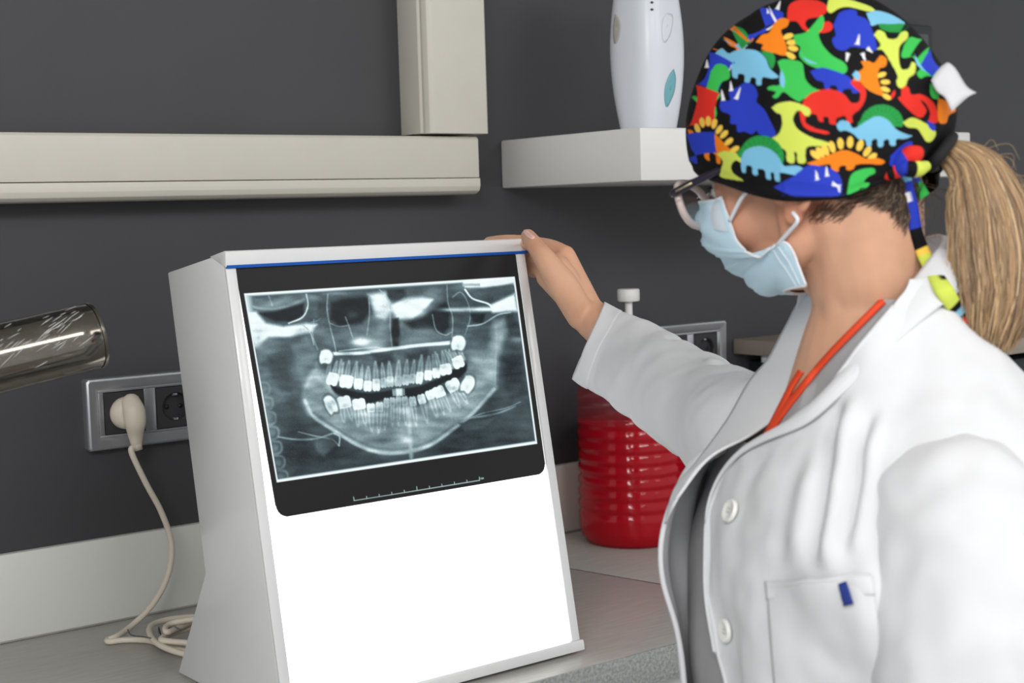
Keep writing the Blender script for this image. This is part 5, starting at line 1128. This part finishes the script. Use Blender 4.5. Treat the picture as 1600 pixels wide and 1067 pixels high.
knot([at(1396, 264, kd+.001), at(1410, 252, kd-.004), at(1424, 243, kd-.006), at(1436, 238, kd-.002)], [0.004, 0.0065, 0.0075, 0.005], ['k', 'b', 'b', 'r', 'r', 'k'])
knot([at(1408, 264, kd-.006), at(1420, 264, kd-.010), at(1434, 264, kd-.008), at(1446, 260, kd-.002)], [0.005, 0.006, 0.006, 0.004], ['b', 'b', 'k', 'y', 'y', 'y'])
knot([at(1376, 275, kd+.002), at(1392, 270, kd-.002), at(1408, 266, kd-.004)], [0.004, 0.005, 0.005], ['r', 'r', 'k', 'r', 'b'])
V = []
ld = float((front(1462, 135, 0)-CAM)@FWD)-0.010
q4 = [at(1480, 98, ld+.006), at(1525, 148, ld), at(1487, 172, ld-.012), at(1455, 126, ld-.002)]
for j in range(9):
    for i in range(9):
        a_, b_ = i/8, j/8; p = (q4[0]*(1-a_)+q4[1]*a_)*(1-b_)+(q4[3]*(1-a_)+q4[2]*a_)*b_; V.append(p-FWD*0.004*math.sin(a_*math.pi)*math.sin(b_*math.pi)+UPV*0.002*math.sin(a_*7+b_*3))
lbl = mesh('label', np.array(V), grid_faces(9, 9), mat('white_label', srgb(208, 208, 213), 0.7), cap); solid(lbl, 0.0012)

# ------------------------------------------------------------------ hair
def strands(name, curves, rads, cols, parent, seg=4, kind='stuff'):
    VV, FF, CC, off = [], [], [], 0
    for C, r, c in zip(curves, rads, cols):
        n = len(C); v, f, cp = tube_arrays(C, r*np.concatenate([[0.6], np.ones(n-3), [0.75, 0.3]]), seg)
        VV.append(v); FF.append(f+off); CC.append(np.repeat(np.array(c)[None], len(v), 0)); off += len(v)
    o = mesh(name, np.vstack(VV), np.vstack(FF), M_HAIR, parent, colors=np.vstack(CC)); o['kind'] = kind; return o
hr = thing('hair', hp(-9, 0, 2), None, None); hr.parent = per; hr.matrix_parent_inverse = Matrix.Translation(-Vector(per.location))
axis_p = [(1452, 232, 1.105), (1482, 238, 1.098), (1522, 268, 1.090), (1543, 330, 1.085), (1551, 400, 1.08), (1554, 470, 1.075), (1543, 548, 1.072)]
half = [12, 26, 46, 62, 66, 58, 34]
blond = [(188, 158, 118), (168, 134, 96), (146, 116, 86), (204, 176, 138), (128, 102, 78), (178, 146, 106), (156, 130, 102)]
axisc = spline(np.array([at(*p) for p in axis_p]), 24); halfc = np.interp(np.linspace(0, 1, 24), np.linspace(0, 1, 7), half)/F_PX*1.09
Ta, Na, Ba = frames(axisc, (0, 0, 1))
curves, rads, cols = [], [], []
for k in range(4200):
    a_ = rng.uniform(0, 2*math.pi); q_ = math.sqrt(rng.uniform(0.02, 1)); L_ = rng.uniform(0.80, 1.0) if rng.random() < .8 else rng.uniform(.5, .8)
    ph = rng.uniform(0, 6.28); m_ = 24; t_ = np.linspace(0, L_*23, m_); i0 = np.minimum(t_.astype(int), 22); fr2 = (t_-i0)[:, None]
    C = axisc[i0]*(1-fr2)+axisc[i0+1]*fr2; hw = np.interp(t_, np.arange(24), halfc)
    side = norm(np.cross(FWD, [0, 0, 1])); 
    sd = Na[i0]; bd = Ba[i0]
    lat = np.cos(a_)*q_; dep = np.sin(a_)*q_
    # lateral across the tail (in the plane the tail hangs in), depth across it
    latv = norm(RGT)[None]-Ta[i0]*(Ta[i0]@norm(RGT))[:, None]; latv /= np.linalg.norm(latv, axis=1)[:, None]
    latv[:5] = latv[:5]*np.linspace(0, 1, 5)[:, None]+UPV[None]*np.linspace(1, 0, 5)[:, None]*0.8
    depv = np.cross(Ta[i0], latv)
    C = C+latv*(hw*lat)[:, None]+depv*(hw*0.62*dep)[:, None]+latv*(0.0022*np.sin(t_*0.5+ph))[:, None]*np.linspace(0, 1, m_)[:, None]
    if rng.random() < 0.03: C = C+latv*(rng.normal(0, .006)*np.linspace(0, 1, m_)**2)[:, None]
    curves.append(C); rads.append(rng.uniform(0.00035, 0.00065)); c = blond[rng.integers(len(blond))]; br = rng.uniform(.8, 1.12); cols.append(srgb(*[min(255, v*br) for v in c])[:3])
strands('ponytail', curves, rads, cols, hr)
# flyaway wisps
curves, rads, cols = [], [], []
for k in range(45):
    s0_ = axisc[rng.integers(2, 14)]+RGT*rng.uniform(0.01, 0.028); e_ = s0_+RGT*rng.uniform(0.005, 0.03)-UPV*rng.uniform(0.0, 0.06)+FWD*rng.normal(0, .01); m_ = (s0_+e_)/2+RGT*rng.uniform(0, .012)+UPV*rng.uniform(0, .012)
    curves.append(spline([s0_, m_, e_], 10)); rads.append(0.00016); cols.append(srgb(190, 160, 120)[:3])
for k in range(40):
    s0_ = at(rng.uniform(1425, 1465), rng.uniform(285, 330), 1.105); e_ = s0_+RGT*rng.normal(.004, .012)-UPV*rng.uniform(0.005, 0.03); m_ = (s0_+e_)/2+RGT*rng.normal(0, .008); curves.append(spline([s0_, m_, e_], 10)); rads.append(0.00016); cols.append(srgb(96, 82, 70)[:3])
strands('flyaway_hair', curves, rads, cols, hr)
# elastic
el = spline([at(1452, 260, 1.088), at(1464, 248, 1.078), at(1478, 230, 1.080), at(1488, 214, 1.092)], 24); tube('hair_elastic', el, [0.0045]*24, M_ELASTIC, hr, seg=12, round_ends=True)
el2 = spline([at(1452, 260, 1.088), at(1462, 258, 1.12), at(1480, 235, 1.13), at(1488, 214, 1.092)], 24); tube('hair_elastic', el2, 0.0045, M_ELASTIC, hr, seg=12)
# hair drawn back over nape and temple, under the cap
def onbody(x, y, off):
    d = ray(x, y); h = fbvh.ray_cast(Vector(CAM), Vector(d))
    if h[0] is None: h = fbvh.find_nearest(Vector(CAM+d*1.10))
    n_ = np.array(h[1]); n_ = n_ if n_@d < 0 else -n_; return np.array(h[0])+n_*off
curves, rads, cols = [], [], []
for k in range(700):
    t_ = rng.uniform(0, 1); hx, hy = np.array([(1304, 308), (1338, 314), (1372, 324), (1396, 340), (1412, 368)])[[0, 1, 2, 3, 4]].T
    sx_, sy_ = np.interp(t_, np.linspace(0, 1, 5), hx)+rng.normal(0, 5), np.interp(t_, np.linspace(0, 1, 5), hy)+rng.normal(0, 6)
    ex_, ey_ = 1388+rng.normal(0, 12)+t_*22, 268+rng.uniform(0, 18)
    k_ = rng.uniform(0.0, 0.45); sx_, sy_ = sx_*(1-k_)+ex_*k_, sy_*(1-k_)+ey_*k_
    P = [onbody(sx_+(ex_-sx_)*q_+8*math.sin(q_*3.1), sy_+(ey_-sy_)*q_+6*math.sin(q_*3.1), 0.001+0.005*q_*rng.uniform(.4, 1.2)) for q_ in np.linspace(0, 1, 9)]
    curves.append(spline(P, 14)); rads.append(rng.uniform(.00016, .00034)); c = [(58, 44, 36), (84, 66, 52), (110, 90, 74), (52, 42, 36), (150, 130, 108)][rng.choice(5, p=[.24, .30, .24, .10, .12])]; cols.append(srgb(*c)[:3])
for k in range(46):
    sx_, sy_ = rng.uniform(1285, 1345), rng.uniform(312, 330); P = [onbody(sx_-30*q_*rng.uniform(.6, 1.1), sy_+22*q_, 0.0008) for q_ in np.linspace(0, 1, 7)]
    curves.append(spline(P, 10)); rads.append(.00022); cols.append(srgb(96, 72, 58)[:3])
strands('swept_hair', curves, rads, cols, hr)
